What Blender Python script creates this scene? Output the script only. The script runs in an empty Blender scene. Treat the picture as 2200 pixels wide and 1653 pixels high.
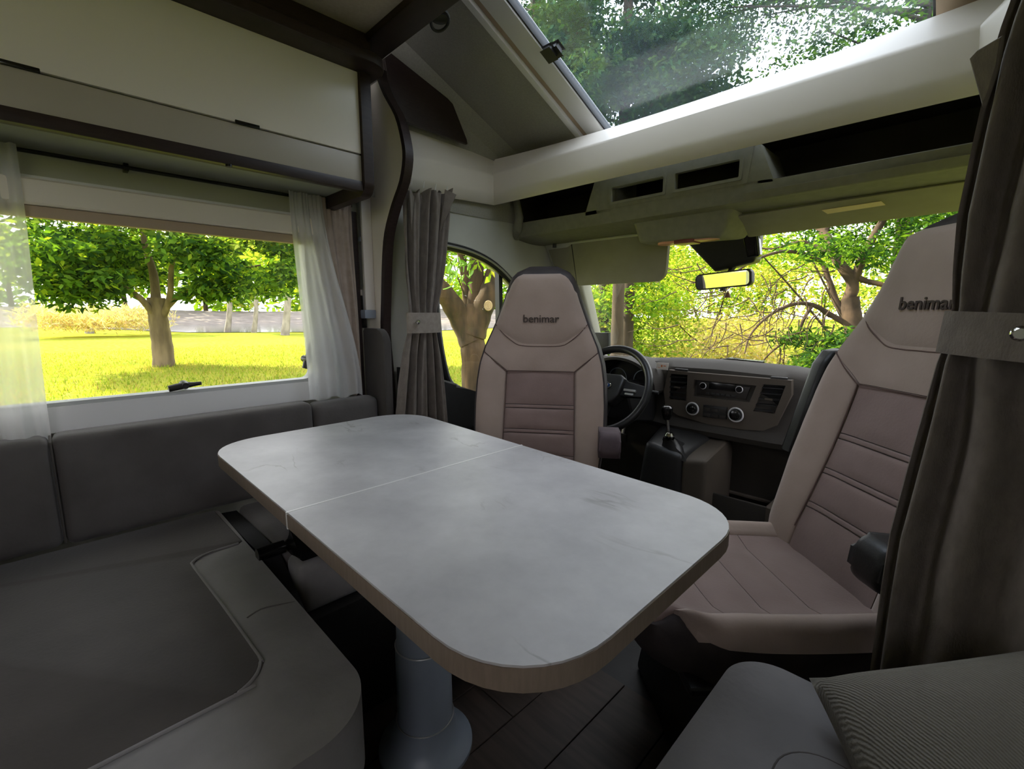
import bpy, bmesh, math, random
import numpy as np
from mathutils import Vector, Matrix
random.seed(4); rng = np.random.default_rng(7)
C = bpy.context.scene.collection
SC = bpy.context.scene

# ------------------------------------------------------------------ camera, sky, sun, exposure
FPX, PITCH, YAW, EYE = 991.0, math.radians(8.8), math.radians(45.2), 1.12
cam = bpy.data.cameras.new('camera'); camo = bpy.data.objects.new('camera', cam); C.objects.link(camo)
cam.sensor_width = 36.0; cam.lens = 36.0 * FPX / 2200.0; cam.clip_start = 0.02; cam.clip_end = 600
camo.location = (0, 0, EYE); camo.rotation_euler = (math.pi / 2 - PITCH, 0, YAW)
SC.camera = camo
w = bpy.data.worlds.new('sky'); SC.world = w; w.use_nodes = True
wn = w.node_tree; wn.nodes.clear()
bg = wn.nodes.new('ShaderNodeBackground'); wo = wn.nodes.new('ShaderNodeOutputWorld')
bg.inputs[0].default_value = (0.96, 0.94, 1.02, 1); bg.inputs[1].default_value = 5.2
wn.links.new(bg.outputs[0], wo.inputs[0])
sl = bpy.data.lights.new('sun', 'SUN'); sl.energy = 22.0; sl.angle = math.radians(1.2); sl.color = (1.0, 0.86, 0.62)
so = bpy.data.objects.new('sun', sl); C.objects.link(so)
sd = Vector((0.943, 0.333, -math.tan(math.radians(33)))).normalized()
so.rotation_euler = sd.to_track_quat('-Z', 'Y').to_euler(); so.location = (-20, -8, 20)
SC.view_settings.view_transform = 'Standard'; SC.view_settings.look = 'None'
SC.view_settings.gamma = 1.0; SC.view_settings.use_curve_mapping = False
SC.view_settings.exposure = 0.0

# ------------------------------------------------------------------ where the photograph's points lie on known planes
_fw = Vector((-math.sin(YAW) * math.cos(PITCH), math.cos(YAW) * math.cos(PITCH), -math.sin(PITCH)))
_rt = Vector((math.cos(YAW), math.sin(YAW), 0)); _up = _rt.cross(_fw)
_O = Vector((0, 0, EYE))
def ray(u, v): return _fw + _rt * ((u - 1100) / FPX) - _up * ((v - 826.5) / FPX)
def PX(u, v, x): r = ray(u, v); return _O + r * (x / r.x)
def PY(u, v, y): r = ray(u, v); return _O + r * (y / r.y)
def PZ(u, v, z): r = ray(u, v); return _O + r * ((z - EYE) / r.z)
def PD(u, v, d): r = ray(u, v); return _O + r * (d / math.hypot(r.x, r.y))

# ------------------------------------------------------------------ materials
MATS = {}
def mat(name, col, rough=0.6, col2=None, scale=8.0, bump=0.0, bscale=60.0, metal=0.0, spec=0.5, sheen=0.0, contrast=(0.35, 0.65), stretch=None):
    m = bpy.data.materials.new(name); m.use_nodes = True
    nt = m.node_tree; b = nt.nodes['Principled BSDF']
    b.inputs['Base Color'].default_value = (*col, 1); b.inputs['Roughness'].default_value = rough
    b.inputs['Metallic'].default_value = metal; b.inputs['Specular IOR Level'].default_value = spec
    if sheen:
        b.inputs['Sheen Weight'].default_value = sheen; b.inputs['Sheen Roughness'].default_value = 0.5
    tc = nt.nodes.new('ShaderNodeTexCoord'); src = tc.outputs['Object']
    if stretch:
        mp = nt.nodes.new('ShaderNodeMapping'); mp.inputs['Scale'].default_value = stretch
        nt.links.new(src, mp.inputs[0]); src = mp.outputs[0]
    if col2:
        n = nt.nodes.new('ShaderNodeTexNoise'); n.inputs['Scale'].default_value = scale; n.inputs['Detail'].default_value = 5
        r = nt.nodes.new('ShaderNodeValToRGB')
        r.color_ramp.elements[0].position, r.color_ramp.elements[1].position = contrast
        r.color_ramp.elements[0].color = (*col, 1); r.color_ramp.elements[1].color = (*col2, 1)
        nt.links.new(src, n.inputs['Vector']); nt.links.new(n.outputs['Fac'], r.inputs[0]); nt.links.new(r.outputs[0], b.inputs['Base Color'])
    if bump:
        n2 = nt.nodes.new('ShaderNodeTexNoise'); n2.inputs['Scale'].default_value = bscale; n2.inputs['Detail'].default_value = 3
        bp = nt.nodes.new('ShaderNodeBump'); bp.inputs['Strength'].default_value = bump; bp.inputs['Distance'].default_value = 0.004
        nt.links.new(src, n2.inputs['Vector']); nt.links.new(n2.outputs['Fac'], bp.inputs['Height']); nt.links.new(bp.outputs[0], b.inputs['Normal'])
    MATS[name] = m; return m

def glass(name, tint, ior=1.45, rough=0.0, dust=0.0):
    m = bpy.data.materials.new(name); m.use_nodes = True; nt = m.node_tree; nt.nodes.clear()
    o = nt.nodes.new('ShaderNodeOutputMaterial'); t = nt.nodes.new('ShaderNodeBsdfTransparent'); g = nt.nodes.new('ShaderNodeBsdfGlossy')
    t.inputs[0].default_value = (*tint, 1); g.inputs['Roughness'].default_value = rough
    lw = nt.nodes.new('ShaderNodeLayerWeight'); lw.inputs[0].default_value = 0.5; pw = nt.nodes.new('ShaderNodeMath'); pw.operation = 'POWER'; pw.inputs[1].default_value = 5.0
    f = nt.nodes.new('ShaderNodeMath'); f.operation = 'MULTIPLY_ADD'; f.inputs[1].default_value = 0.9; f.inputs[2].default_value = ((ior - 1) / (ior + 1)) ** 2; mx = nt.nodes.new('ShaderNodeMixShader')
    nt.links.new(lw.outputs['Facing'], pw.inputs[0]); nt.links.new(pw.outputs[0], f.inputs[0]); nt.links.new(f.outputs[0], mx.inputs[0]); ts = t
    if dust:
        dl = nt.nodes.new('ShaderNodeBsdfTranslucent'); dl.inputs[0].default_value = (0.70, 0.84, 1.0, 1); dn = nt.nodes.new('ShaderNodeTexNoise'); dn.inputs['Scale'].default_value = 3.0; dn.inputs['Detail'].default_value = 5
        dm = nt.nodes.new('ShaderNodeMath'); dm.operation = 'MULTIPLY'; dm.inputs[1].default_value = dust * 2; ts = nt.nodes.new('ShaderNodeMixShader')
        dc_ = nt.nodes.new('ShaderNodeTexCoord'); nt.links.new(dc_.outputs['Object'], dn.inputs['Vector']); nt.links.new(dn.outputs['Fac'], dm.inputs[0]); nt.links.new(dm.outputs[0], ts.inputs[0]); nt.links.new(t.outputs[0], ts.inputs[1]); nt.links.new(dl.outputs[0], ts.inputs[2])
    nt.links.new(ts.outputs[0], mx.inputs[1]); nt.links.new(g.outputs[0], mx.inputs[2]); nt.links.new(mx.outputs[0], o.inputs[0])
    return m

def sheer(name, col, clear):
    m = bpy.data.materials.new(name); m.use_nodes = True; nt = m.node_tree; nt.nodes.clear()
    o = nt.nodes.new('ShaderNodeOutputMaterial'); t = nt.nodes.new('ShaderNodeBsdfTransparent')
    d = nt.nodes.new('ShaderNodeBsdfDiffuse'); tl = nt.nodes.new('ShaderNodeBsdfTranslucent')
    d.inputs[0].default_value = (*col, 1); tl.inputs[0].default_value = (*col, 1)
    a = nt.nodes.new('ShaderNodeMixShader'); a.inputs[0].default_value = 0.45
    b = nt.nodes.new('ShaderNodeMixShader'); b.inputs[0].default_value = clear
    nt.links.new(d.outputs[0], a.inputs[1]); nt.links.new(tl.outputs[0], a.inputs[2])
    nt.links.new(a.outputs[0], b.inputs[1]); nt.links.new(t.outputs[0], b.inputs[2]); nt.links.new(b.outputs[0], o.inputs[0])
    return m

def leafmat(name, trans=0.5):
    m = bpy.data.materials.new(name); m.use_nodes = True; nt = m.node_tree; nt.nodes.clear()
    o = nt.nodes.new('ShaderNodeOutputMaterial'); at = nt.nodes.new('ShaderNodeAttribute'); at.attribute_name = 'Col'
    d = nt.nodes.new('ShaderNodeBsdfDiffuse'); tl = nt.nodes.new('ShaderNodeBsdfTranslucent'); a = nt.nodes.new('ShaderNodeMixShader')
    a.inputs[0].default_value = trans
    mc = nt.nodes.new('ShaderNodeMix'); mc.data_type = 'RGBA'; mc.blend_type = 'MULTIPLY'; mc.inputs[0].default_value = 1.0
    mc.inputs[7].default_value = (1.55, 1.45, 0.5, 1)
    nt.links.new(at.outputs['Color'], mc.inputs[6])
    nt.links.new(at.outputs['Color'], d.inputs[0]); nt.links.new(mc.outputs[2], tl.inputs[0])
    nt.links.new(d.outputs[0], a.inputs[1]); nt.links.new(tl.outputs[0], a.inputs[2]); nt.links.new(a.outputs[0], o.inputs[0])
    return m

# ------------------------------------------------------------------ objects
MW = {}
def tag(o, label=None, cat=None, group=None, kind=None):
    for k, v in (('label', label), ('category', cat), ('group', group), ('kind', kind)):
        if v: o[k] = v
    return o
def thing(name, label, cat, loc=(0, 0, 0), rot=0.0, group=None):
    o = bpy.data.objects.new(name, None); C.objects.link(o); o.empty_display_size = 0.1
    o.location = loc; o.rotation_euler = (0, 0, rot)
    MW[o.name] = Matrix.Translation(Vector(loc)) @ Matrix.Rotation(rot, 4, 'Z')
    return tag(o, label, cat, group)
def mk(name, bm, m, parent=None, smooth=35, local=False, **kw):
    me = bpy.data.meshes.new(name)
    if parent is not None and not local:
        bmesh.ops.transform(bm, matrix=MW[parent.name].inverted(), verts=bm.verts)
    bmesh.ops.recalc_face_normals(bm, faces=bm.faces)
    bm.to_mesh(me); bm.free()
    if isinstance(m, (list, tuple)):
        for q in m: me.materials.append(q)
    else: me.materials.append(m)
    if smooth:
        me.polygons.foreach_set('use_smooth', [True] * len(me.polygons)); me.set_sharp_from_angle(angle=math.radians(smooth))
    o = bpy.data.objects.new(name, me); C.objects.link(o)
    if parent is not None:
        o.parent = parent; MW[o.name] = MW[parent.name]
    else: MW[o.name] = Matrix.Identity(4)
    return tag(o, **kw)
def B(): return bmesh.new()
def _bevel(bm, geom, r, seg=2):
    if r > 0: bmesh.ops.bevel(bm, geom=geom, offset=r, segments=seg, profile=0.6, affect='EDGES', clamp_overlap=True)
def box(bm, x, y, z, r=0.0, seg=2, M=None):
    g = bmesh.ops.create_cube(bm, size=1.0)['verts']
    for v in g:
        v.co = Vector(((x[0] + x[1]) / 2 + v.co.x * (x[1] - x[0]), (y[0] + y[1]) / 2 + v.co.y * (y[1] - y[0]), (z[0] + z[1]) / 2 + v.co.z * (z[1] - z[0])))
        if M is not None: v.co = M @ v.co
    es = list({e for v in g for e in v.link_edges})
    _bevel(bm, es, r, seg); return bm
def prism(bm, pts, vec, r=0.0, seg=2):
    vec = Vector(vec); n = len(pts)
    a = [bm.verts.new(Vector(p)) for p in pts]; b = [bm.verts.new(Vector(p) + vec) for p in pts]
    fs = [bm.faces.new(a), bm.faces.new(b[::-1])]
    for i in range(n): fs.append(bm.faces.new((a[i], b[i], b[(i + 1) % n], a[(i + 1) % n])))
    if r:
        es = [e for e in fs[0].edges] + [e for e in fs[1].edges]
        _bevel(bm, es, r, seg)
    return bm
def hexa(bm, p, r=0.0, seg=2):   # 8 points: bottom loop then top loop
    v = [bm.verts.new(Vector(q)) for q in p]
    fs = [bm.faces.new([v[i] for i in f]) for f in ((0, 1, 2, 3), (4, 5, 6, 7), (0, 1, 5, 4), (1, 2, 6, 5), (2, 3, 7, 6), (3, 0, 4, 7))]
    if r: _bevel(bm, list({e for f in fs for e in f.edges}), r, seg)
    return bm
def tube(bm, pts, r, n=8, closed=False):
    pts = [Vector(p) for p in pts]; m = len(pts); rings = []
    rr = r if isinstance(r, (list, tuple)) else [r] * m
    prev = None
    for i, p in enumerate(pts):
        a = pts[(i - 1) % m] if (closed or i > 0) else p; b = pts[(i + 1) % m] if (closed or i < m - 1) else p
        t = (b - a).normalized()
        if prev is None:
            x = t.orthogonal().normalized()
        else:
            x = (prev - t * prev.dot(t))
            x = x.normalized() if x.length > 1e-6 else t.orthogonal().normalized()
        prev = x; yv = t.cross(x)
        rings.append([bm.verts.new(p + (x * math.cos(2 * math.pi * k / n) + yv * math.sin(2 * math.pi * k / n)) * rr[i]) for k in range(n)])
    for i in range(m if closed else m - 1):
        A, Bq = rings[i], rings[(i + 1) % m]
        for k in range(n): bm.faces.new((A[k], A[(k + 1) % n], Bq[(k + 1) % n], Bq[k]))
    if not closed:
        bm.faces.new(rings[0][::-1]); bm.faces.new(rings[-1])
    return bm
def lathe(bm, prof, c=(0, 0, 0), n=32, M=None):
    c = Vector(c); rings = []
    for r, z in prof:
        ring = []
        for k in range(n):
            q = Vector((r * math.cos(2 * math.pi * k / n), r * math.sin(2 * math.pi * k / n), z))
            ring.append(bm.verts.new((M @ q if M is not None else q) + c))
        rings.append(ring)
    for A, Bq in zip(rings[:-1], rings[1:]):
        for k in range(n): bm.faces.new((A[k], A[(k + 1) % n], Bq[(k + 1) % n], Bq[k]))
    bm.faces.new(rings[0][::-1]); bm.faces.new(rings[-1]); return bm
def grid(bm, f, nu, nv, g=None):   # f(u,v) front, g(u,v) back -> closed solid; without g an open sheet
    A = [[bm.verts.new(f(i / nu, j / nv)) for j in range(nv + 1)] for i in range(nu + 1)]
    for i in range(nu):
        for j in range(nv): bm.faces.new((A[i][j], A[i + 1][j], A[i + 1][j + 1], A[i][j + 1]))
    if g:
        D = [[bm.verts.new(g(i / nu, j / nv)) for j in range(nv + 1)] for i in range(nu + 1)]
        for i in range(nu):
            for j in range(nv): bm.faces.new((D[i][j], D[i][j + 1], D[i + 1][j + 1], D[i + 1][j]))
        for i in range(nu):
            bm.faces.new((A[i][0], D[i][0], D[i + 1][0], A[i + 1][0])); bm.faces.new((A[i][nv], A[i + 1][nv], D[i + 1][nv], D[i][nv]))
        for j in range(nv):
            bm.faces.new((A[0][j], A[0][j + 1], D[0][j + 1], D[0][j])); bm.faces.new((A[nu][j], D[nu][j], D[nu][j + 1], A[nu][j + 1]))
    return bm
def rrect(x0, x1, y0, y1, r, n=6, rs=None):   # rounded rectangle outline, counter-clockwise; rs = radius per corner
    rs = rs or (r, r, r, r); out = []
    for (cx, cy, a0, q) in ((x1, y1, 0, rs[0]), (x0, y1, 90, rs[1]), (x0, y0, 180, rs[2]), (x1, y0, 270, rs[3])):
        sx = -1 if cx == x1 else 1; sy = -1 if cy == y1 else 1
        for k in range(n + 1):
            a = math.radians(a0 + 90 * k / n); out.append((cx + sx * q + q * math.cos(a), cy + sy * q + q * math.sin(a)))
    return out
def text_bm(s, size, M, depth=0.0015, bold=0.0):
    cu = bpy.data.curves.new('t', 'FONT'); cu.body = s; cu.size = size; cu.align_x = 'CENTER'; cu.align_y = 'CENTER'; cu.extrude = depth; cu.offset = bold
    cu.resolution_u = 3
    o = bpy.data.objects.new('t', cu); C.objects.link(o)
    dg = bpy.context.evaluated_depsgraph_get(); me = bpy.data.meshes.new_from_object(o.evaluated_get(dg))
    bm = bmesh.new(); bm.from_mesh(me); bmesh.ops.transform(bm, matrix=M, verts=bm.verts)
    bpy.data.objects.remove(o); bpy.data.curves.remove(cu); bpy.data.meshes.remove(me); return bm
def frame(o, xv, yv):
    xv = Vector(xv).normalized(); zv = xv.cross(Vector(yv)).normalized(); yv = zv.cross(xv)
    M = Matrix((xv, yv, zv)).transposed().to_4x4(); M.translation = Vector(o); return M

# ------------------------------------------------------------------ palette
dark_wood = mat('dark_wood_laminate', (0.019, 0.011, 0.010), 0.42, (0.028, 0.017, 0.015), 30, stretch=(1, 1, 6), spec=0.35)
cream = mat('cream_board', (0.72, 0.66, 0.55), 0.4, (0.76, 0.70, 0.59), 3, bump=0.04, bscale=200)
gloss_cream = mat('satin_white_front', (0.68, 0.63, 0.57), 0.28, (0.70, 0.65, 0.59), 3)
greige = mat('greige_front', (0.36, 0.325, 0.27), 0.4, (0.38, 0.345, 0.29), 4)
wallm = mat('textured_wallboard', (0.46, 0.46, 0.36), 0.6, (0.49, 0.49, 0.39), 5, bump=0.06, bscale=150)
ceilm = mat('ceiling_felt', (0.42, 0.36, 0.29), 0.8, (0.46, 0.40, 0.33), 120, bump=0.15, bscale=250)
feltgrey = mat('grey_lining_felt', (0.30, 0.29, 0.25), 0.9, (0.34, 0.33, 0.28), 160, bump=0.2, bscale=300)
white_pl = mat('white_plastic', (0.72, 0.71, 0.69), 0.4, (0.75, 0.74, 0.72), 3)
ivory = mat('ivory_plastic', (0.68, 0.63, 0.56), 0.42, (0.71, 0.66, 0.59), 3)
tanstrip = mat('tan_strip', (0.42, 0.32, 0.22), 0.6)
suede = mat('grey_suede', (0.062, 0.054, 0.049), 0.85, (0.092, 0.082, 0.076), 6, bump=0.12, bscale=120, sheen=0.25)
suede_l = mat('light_grey_suede', (0.175, 0.164, 0.16), 0.85, (0.23, 0.216, 0.21), 7, bump=0.12, bscale=90, sheen=0.25)
suede_d = mat('dark_taupe_suede', (0.042, 0.036, 0.031), 0.9, (0.062, 0.053, 0.046), 5, bump=0.12, bscale=120, sheen=0.2)
seat_light = mat('rose_beige_velour', (0.325, 0.243, 0.198), 0.75, (0.375, 0.284, 0.236), 7, bump=0.1, bscale=130, sheen=0.35)
seat_dark = mat('taupe_rose_velour', (0.20, 0.134, 0.115), 0.8, (0.235, 0.162, 0.141), 9, bump=0.12, bscale=160, sheen=0.3)
seat_edge = mat('brown_black_trim', (0.030, 0.024, 0.024), 0.7, (0.045, 0.035, 0.034), 20, bump=0.1, bscale=200)
arm_fab = mat('plum_brown_suede', (0.075, 0.054, 0.060), 0.9, (0.105, 0.078, 0.085), 12, bump=0.15, bscale=90)
suede_c = mat('corner_bench_suede', (0.13, 0.122, 0.12), 0.85, (0.17, 0.16, 0.158), 7, bump=0.12, bscale=90, sheen=0.15)
logo_m = mat('brown_embroidery', (0.055, 0.038, 0.03), 0.8, bump=0.3, bscale=400)
curt_m = mat('taupe_curtain_weave', (0.15, 0.128, 0.108), 0.9, (0.19, 0.162, 0.138), 60, bump=0.25, bscale=350, stretch=(1, 1, 0.5))
curt_l = mat('beige_tieback_weave', (0.24, 0.205, 0.17), 0.9, (0.29, 0.25, 0.21), 60, bump=0.3, bscale=350)
rollc = mat('brown_drape', (0.30, 0.235, 0.19), 0.9, (0.34, 0.27, 0.22), 40, bump=0.2, bscale=250)
black_pl = mat('black_plastic', (0.012, 0.012, 0.012), 0.45, (0.016, 0.016, 0.016), 20, bump=0.08, bscale=300)
gloss_blk = mat('gloss_black', (0.006, 0.006, 0.006), 0.18)
rubber = mat('black_rubber', (0.018, 0.018, 0.019), 0.35, bump=0.05, bscale=300)
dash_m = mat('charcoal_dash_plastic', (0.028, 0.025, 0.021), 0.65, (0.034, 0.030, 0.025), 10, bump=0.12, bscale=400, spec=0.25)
dash_g = mat('grey_stack_plastic', (0.065, 0.053, 0.041), 0.6, (0.075, 0.062, 0.048), 10, bump=0.08, bscale=400, spec=0.25)
headl = mat('grey_headliner', (0.21, 0.205, 0.16), 0.75, (0.235, 0.23, 0.18), 40, bump=0.1, bscale=300)
visor_m = mat('beige_visor_vinyl', (0.30, 0.285, 0.20), 0.7, (0.32, 0.305, 0.215), 20, bump=0.1, bscale=300)
apill = mat('pale_pillar_plastic', (0.50, 0.50, 0.45), 0.5, (0.53, 0.53, 0.48), 10)
chrome = mat('chrome', (0.75, 0.75, 0.75), 0.12, metal=1.0)
silver = mat('satin_silver', (0.62, 0.62, 0.62), 0.35, metal=0.25)
alu = mat('brushed_aluminium', (0.55, 0.55, 0.53), 0.35, metal=0.8)
steelgrey = mat('grey_painted_metal', (0.235, 0.27, 0.315), 0.4, (0.255, 0.29, 0.335), 6, spec=0.5)
apron_m = mat('anthracite_metal', (0.040, 0.038, 0.040), 0.5)
webbing = mat('black_webbing', (0.010, 0.010, 0.011), 0.7, bump=0.2, bscale=400)
edge_m = mat('taupe_edge_band', (0.20, 0.152, 0.112), 0.45, (0.235, 0.18, 0.135), 25, stretch=(8, 8, 1))
floor_m = mat('dark_oak_vinyl', (0.034, 0.024, 0.018), 0.5, (0.058, 0.041, 0.031), 6, stretch=(1, 10, 1), bump=0.05, bscale=40)
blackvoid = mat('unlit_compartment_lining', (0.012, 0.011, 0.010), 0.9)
sticker_m = mat('white_label_paper', (0.75, 0.70, 0.62), 0.6)
beige_lab = mat('beige_label_paper', (0.85, 0.70, 0.42), 0.6)
orange_m = mat('orange_label_ink', (0.65, 0.22, 0.08), 0.6)
lens_m = mat('amber_lamp_lens', (0.75, 0.36, 0.24), 0.25)
mirror_m = mat('mirror_glass', (0.85, 0.88, 0.88), 0.02, metal=1.0)
blue_m = mat('blue_enamel', (0.02, 0.05, 0.14), 0.2)
# table laminate: pale stone with soft clouds and thin veins
def marble():
    m = bpy.data.materials.new('pale_stone_laminate'); m.use_nodes = True; nt = m.node_tree; b = nt.nodes['Principled BSDF']
    tc = nt.nodes.new('ShaderNodeTexCoord')
    n = nt.nodes.new('ShaderNodeTexNoise'); n.inputs['Scale'].default_value = 3.2; n.inputs['Detail'].default_value = 8; n.inputs['Roughness'].default_value = 0.62
    r = nt.nodes.new('ShaderNodeValToRGB'); r.color_ramp.elements[0].position = 0.36; r.color_ramp.elements[1].position = 0.66
    r.color_ramp.elements[0].color = (0.40, 0.39, 0.395, 1); r.color_ramp.elements[1].color = (0.60, 0.585, 0.58, 1)
    mp = nt.nodes.new('ShaderNodeMapping'); mp.inputs['Rotation'].default_value = (0, 0, 0.5); mp.inputs['Scale'].default_value = (1.0, 2.6, 1)
    n2 = nt.nodes.new('ShaderNodeTexNoise'); n2.inputs['Scale'].default_value = 2.6; n2.inputs['Detail'].default_value = 9; n2.inputs['Distortion'].default_value = 0.6
    r2 = nt.nodes.new('ShaderNodeValToRGB'); e = r2.color_ramp.elements
    e[0].position = 0.488; e[0].color = (0, 0, 0, 1); e[1].position = 0.512; e[1].color = (0, 0, 0, 1); q = e.new(0.5); q.color = (1, 1, 1, 1)
    n3 = nt.nodes.new('ShaderNodeTexNoise'); n3.inputs['Scale'].default_value = 5.0
    r3 = nt.nodes.new('ShaderNodeValToRGB'); r3.color_ramp.elements[0].position = 0.55; r3.color_ramp.elements[1].position = 0.68
    mu = nt.nodes.new('ShaderNodeMath'); mu.operation = 'MULTIPLY'; mu2 = nt.nodes.new('ShaderNodeMath'); mu2.operation = 'MULTIPLY'; mu2.inputs[1].default_value = 0.6
    mx = nt.nodes.new('ShaderNodeMix'); mx.data_type = 'RGBA'; mx.inputs[7].default_value = (0.22, 0.20, 0.18, 1)
    L = nt.links.new
    L(tc.outputs['Object'], n.inputs['Vector']); L(n.outputs['Fac'], r.inputs[0]); L(tc.outputs['Object'], mp.inputs[0]); L(mp.outputs[0], n2.inputs['Vector'])
    L(n2.outputs['Fac'], r2.inputs[0]); L(tc.outputs['Object'], n3.inputs['Vector']); L(n3.outputs['Fac'], r3.inputs[0])
    L(r2.outputs[0], mu.inputs[0]); L(r3.outputs[0], mu.inputs[1]); L(mu.outputs[0], mu2.inputs[0]); L(mu2.outputs[0], mx.inputs[0]); L(r.outputs[0], mx.inputs[6]); L(mx.outputs[2], b.inputs['Base Color'])
    b.inputs['Roughness'].default_value = 0.42
    return m
marble_m = marble()
pane_m = glass('window_glass', (0.96, 0.97, 0.95)); pane_sky = glass('tinted_roof_glass', (0.84, 0.90, 0.93), 1.5, 0.0, 0.008); pane_w = glass('windscreen_glass', (0.95, 0.97, 0.95))
sheer_m = sheer('white_voile', (0.80, 0.80, 0.78), 0.35)
# ------------------------------------------------------------------ the shell
def plate_hole(bm, outer, holes, vec):
    vec = Vector(vec); es = []
    for loop in [outer] + holes:
        vs = [bm.verts.new(Vector(p)) for p in loop]
        es += [bm.edges.new((vs[i], vs[(i + 1) % len(vs)])) for i in range(len(vs))]
    g = bmesh.ops.triangle_fill(bm, use_beauty=True, use_dissolve=True, edges=es)
    fs = [f for f in g['geom'] if isinstance(f, bmesh.types.BMFace)]
    ex = bmesh.ops.extrude_face_region(bm, geom=fs, use_keep_orig=True)
    bmesh.ops.translate(bm, vec=vec, verts=[v for v in ex['geom'] if isinstance(v, bmesh.types.BMVert)])
    return bm
XW = -1.78
win = [(XW, y, z) for y, z in rrect(-0.34, 0.70, 0.862, 1.43, 0.035)]
bm = plate_hole(B(), [(XW, -1.6, 0), (XW, 0.985, 0), (XW, 0.985, 2.2), (XW, -1.6, 2.2)], [win], (-0.06, 0, 0))
mk('wall_left', bm, wallm, kind='structure')
# floor with vinyl planks
fl = mk('floor', box(B(), (-1.84, 0.5), (-1.6, 2.6), (-0.05, -0.002)), black_pl, kind='structure')
for i in range(-11, 4):
    x0 = i * 0.16
    if x0 < -1.76 or x0 > 0.4: continue
    for k, (y0, y1) in enumerate(((-1.6, -0.4), (-0.4, 0.8), (0.8, 1.12))):
        s = 0.37 * (i % 3)
        mk('plank', box(B(), (x0 + 0.001, x0 + 0.158), (max(-1.6, y0 - s) + 0.001, y1 - s - 0.001 if k < 2 else 1.12), (-0.002, 0.004), 0.0012, 1), floor_m, fl)
mk('wall_back', plate_hole(B(), [(-1.84, -1.6, 0), (0.48, -1.6, 0), (0.48, -1.6, 2.2), (-1.84, -1.6, 2.2)], [[(x, -1.6, z) for x, z in rrect(-1.5, -1.2, 1.2, 1.55, 0.05)]], (0, -0.05, 0)), wallm, kind='structure')  # the window opening is invented, out of view, to let daylight in
mk('wall_right', plate_hole(B(), [(0.46, -1.6, 0), (0.46, 0.985, 0), (0.46, 0.985, 2.2), (0.46, -1.6, 2.2)], [[(0.46, y, z) for y, z in rrect(-1.35, -0.5, 1.05, 1.85, 0.08)]], (0.06, 0, 0)), wallm, kind='structure')  # unseen side window added so more daylight reaches the interior
bm = box(B(), (-1.84, 0.52), (-1.65, 0.79), (1.972, 2.03)); mk('ceiling', bm, ceilm, kind='structure')
bm = box(B(), (-1.66, 0.46), (0.786, 0.876), (1.95, 2.14), 0.006); mk('trim_1', bm, dark_wood, kind='structure', label='dark wood crossbeam under the ceiling before the roof window')

# ---- sloping roof window above the cab
def roofz(y): return 1.845 - 0.43 * (y - 1.6)
def slope_bar(bm, x0, x1, y0, y1, d0, d1, r=0.003):   # bar lying along the roof slope, d = height above the slope line
    return hexa(bm, [(x0, y0, roofz(y0) + d0), (x1, y0, roofz(y0) + d0), (x1, y1, roofz(y1) + d0), (x0, y1, roofz(y1) + d0),
                     (x0, y0, roofz(y0) + d1), (x1, y0, roofz(y0) + d1), (x1, y1, roofz(y1) + d1), (x0, y1, roofz(y1) + d1)], r)
GL, GR = -1.128, -0.158
sky = thing('window_3', None, None, (-0.65, 1.3, roofz(1.3))); sky['kind'] = 'structure'; sky['label'] = 'sloping tinted roof window above the driving cab'
mk('outer_frame', slope_bar(B(), -1.25, -1.226, 0.84, 1.72, -0.012, 0.05), white_pl, sky)
mk('blind_track', slope_bar(B(), -1.226, -1.203, 0.84, 1.72, 0.004, 0.05, 0.002), tanstrip, sky)
bm = slope_bar(B(), -1.203, GL, 0.84, 1.72, -0.004, 0.05); mk('side_frame', bm, white_pl, sky)
bm = slope_bar(B(), GR, GR + 0.075, 0.84, 1.72, -0.004, 0.05); mk('side_frame', bm, tanstrip, sky)
mk('lower_frame', slope_bar(B(), GL, GR, 1.70, 1.76, 0.005, 0.05), white_pl, sky)
mk('upper_frame', slope_bar(B(), GL, GR, 0.84, 0.90, 0.005, 0.05), white_pl, sky)
bm = slope_bar(B(), GL, GL + 0.006, 0.90, 1.70, 0.002, 0.04, 0.001); slope_bar(bm, GR - 0.006, GR, 0.90, 1.70, 0.002, 0.04, 0.001); mk('rubber_seal', bm, rubber, sky)
mk('pane', slope_bar(B(), GL + 0.006, GR - 0.006, 0.90, 1.70, 0.028, 0.034, 0), pane_sky, sky, smooth=0)
p = PY(1180, 112, 1.278); M = frame(p, (0, 1, -0.43), (1, 0, 0))
bm = box(B(), (-0.022, 0.022), (-0.012, 0.022), (-0.002, 0.016), 0.004, M=M); box(bm, (-0.006, 0.026), (0.01, 0.034), (-0.022, 0.004), 0.005, M=M); lathe(bm, [(0.011, -0.006), (0.013, 0), (0.011, 0.018)], p + Vector((-0.006, 0.024, -0.006)), 16)
mk('stay_latch', bm, black_pl, sky)
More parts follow.
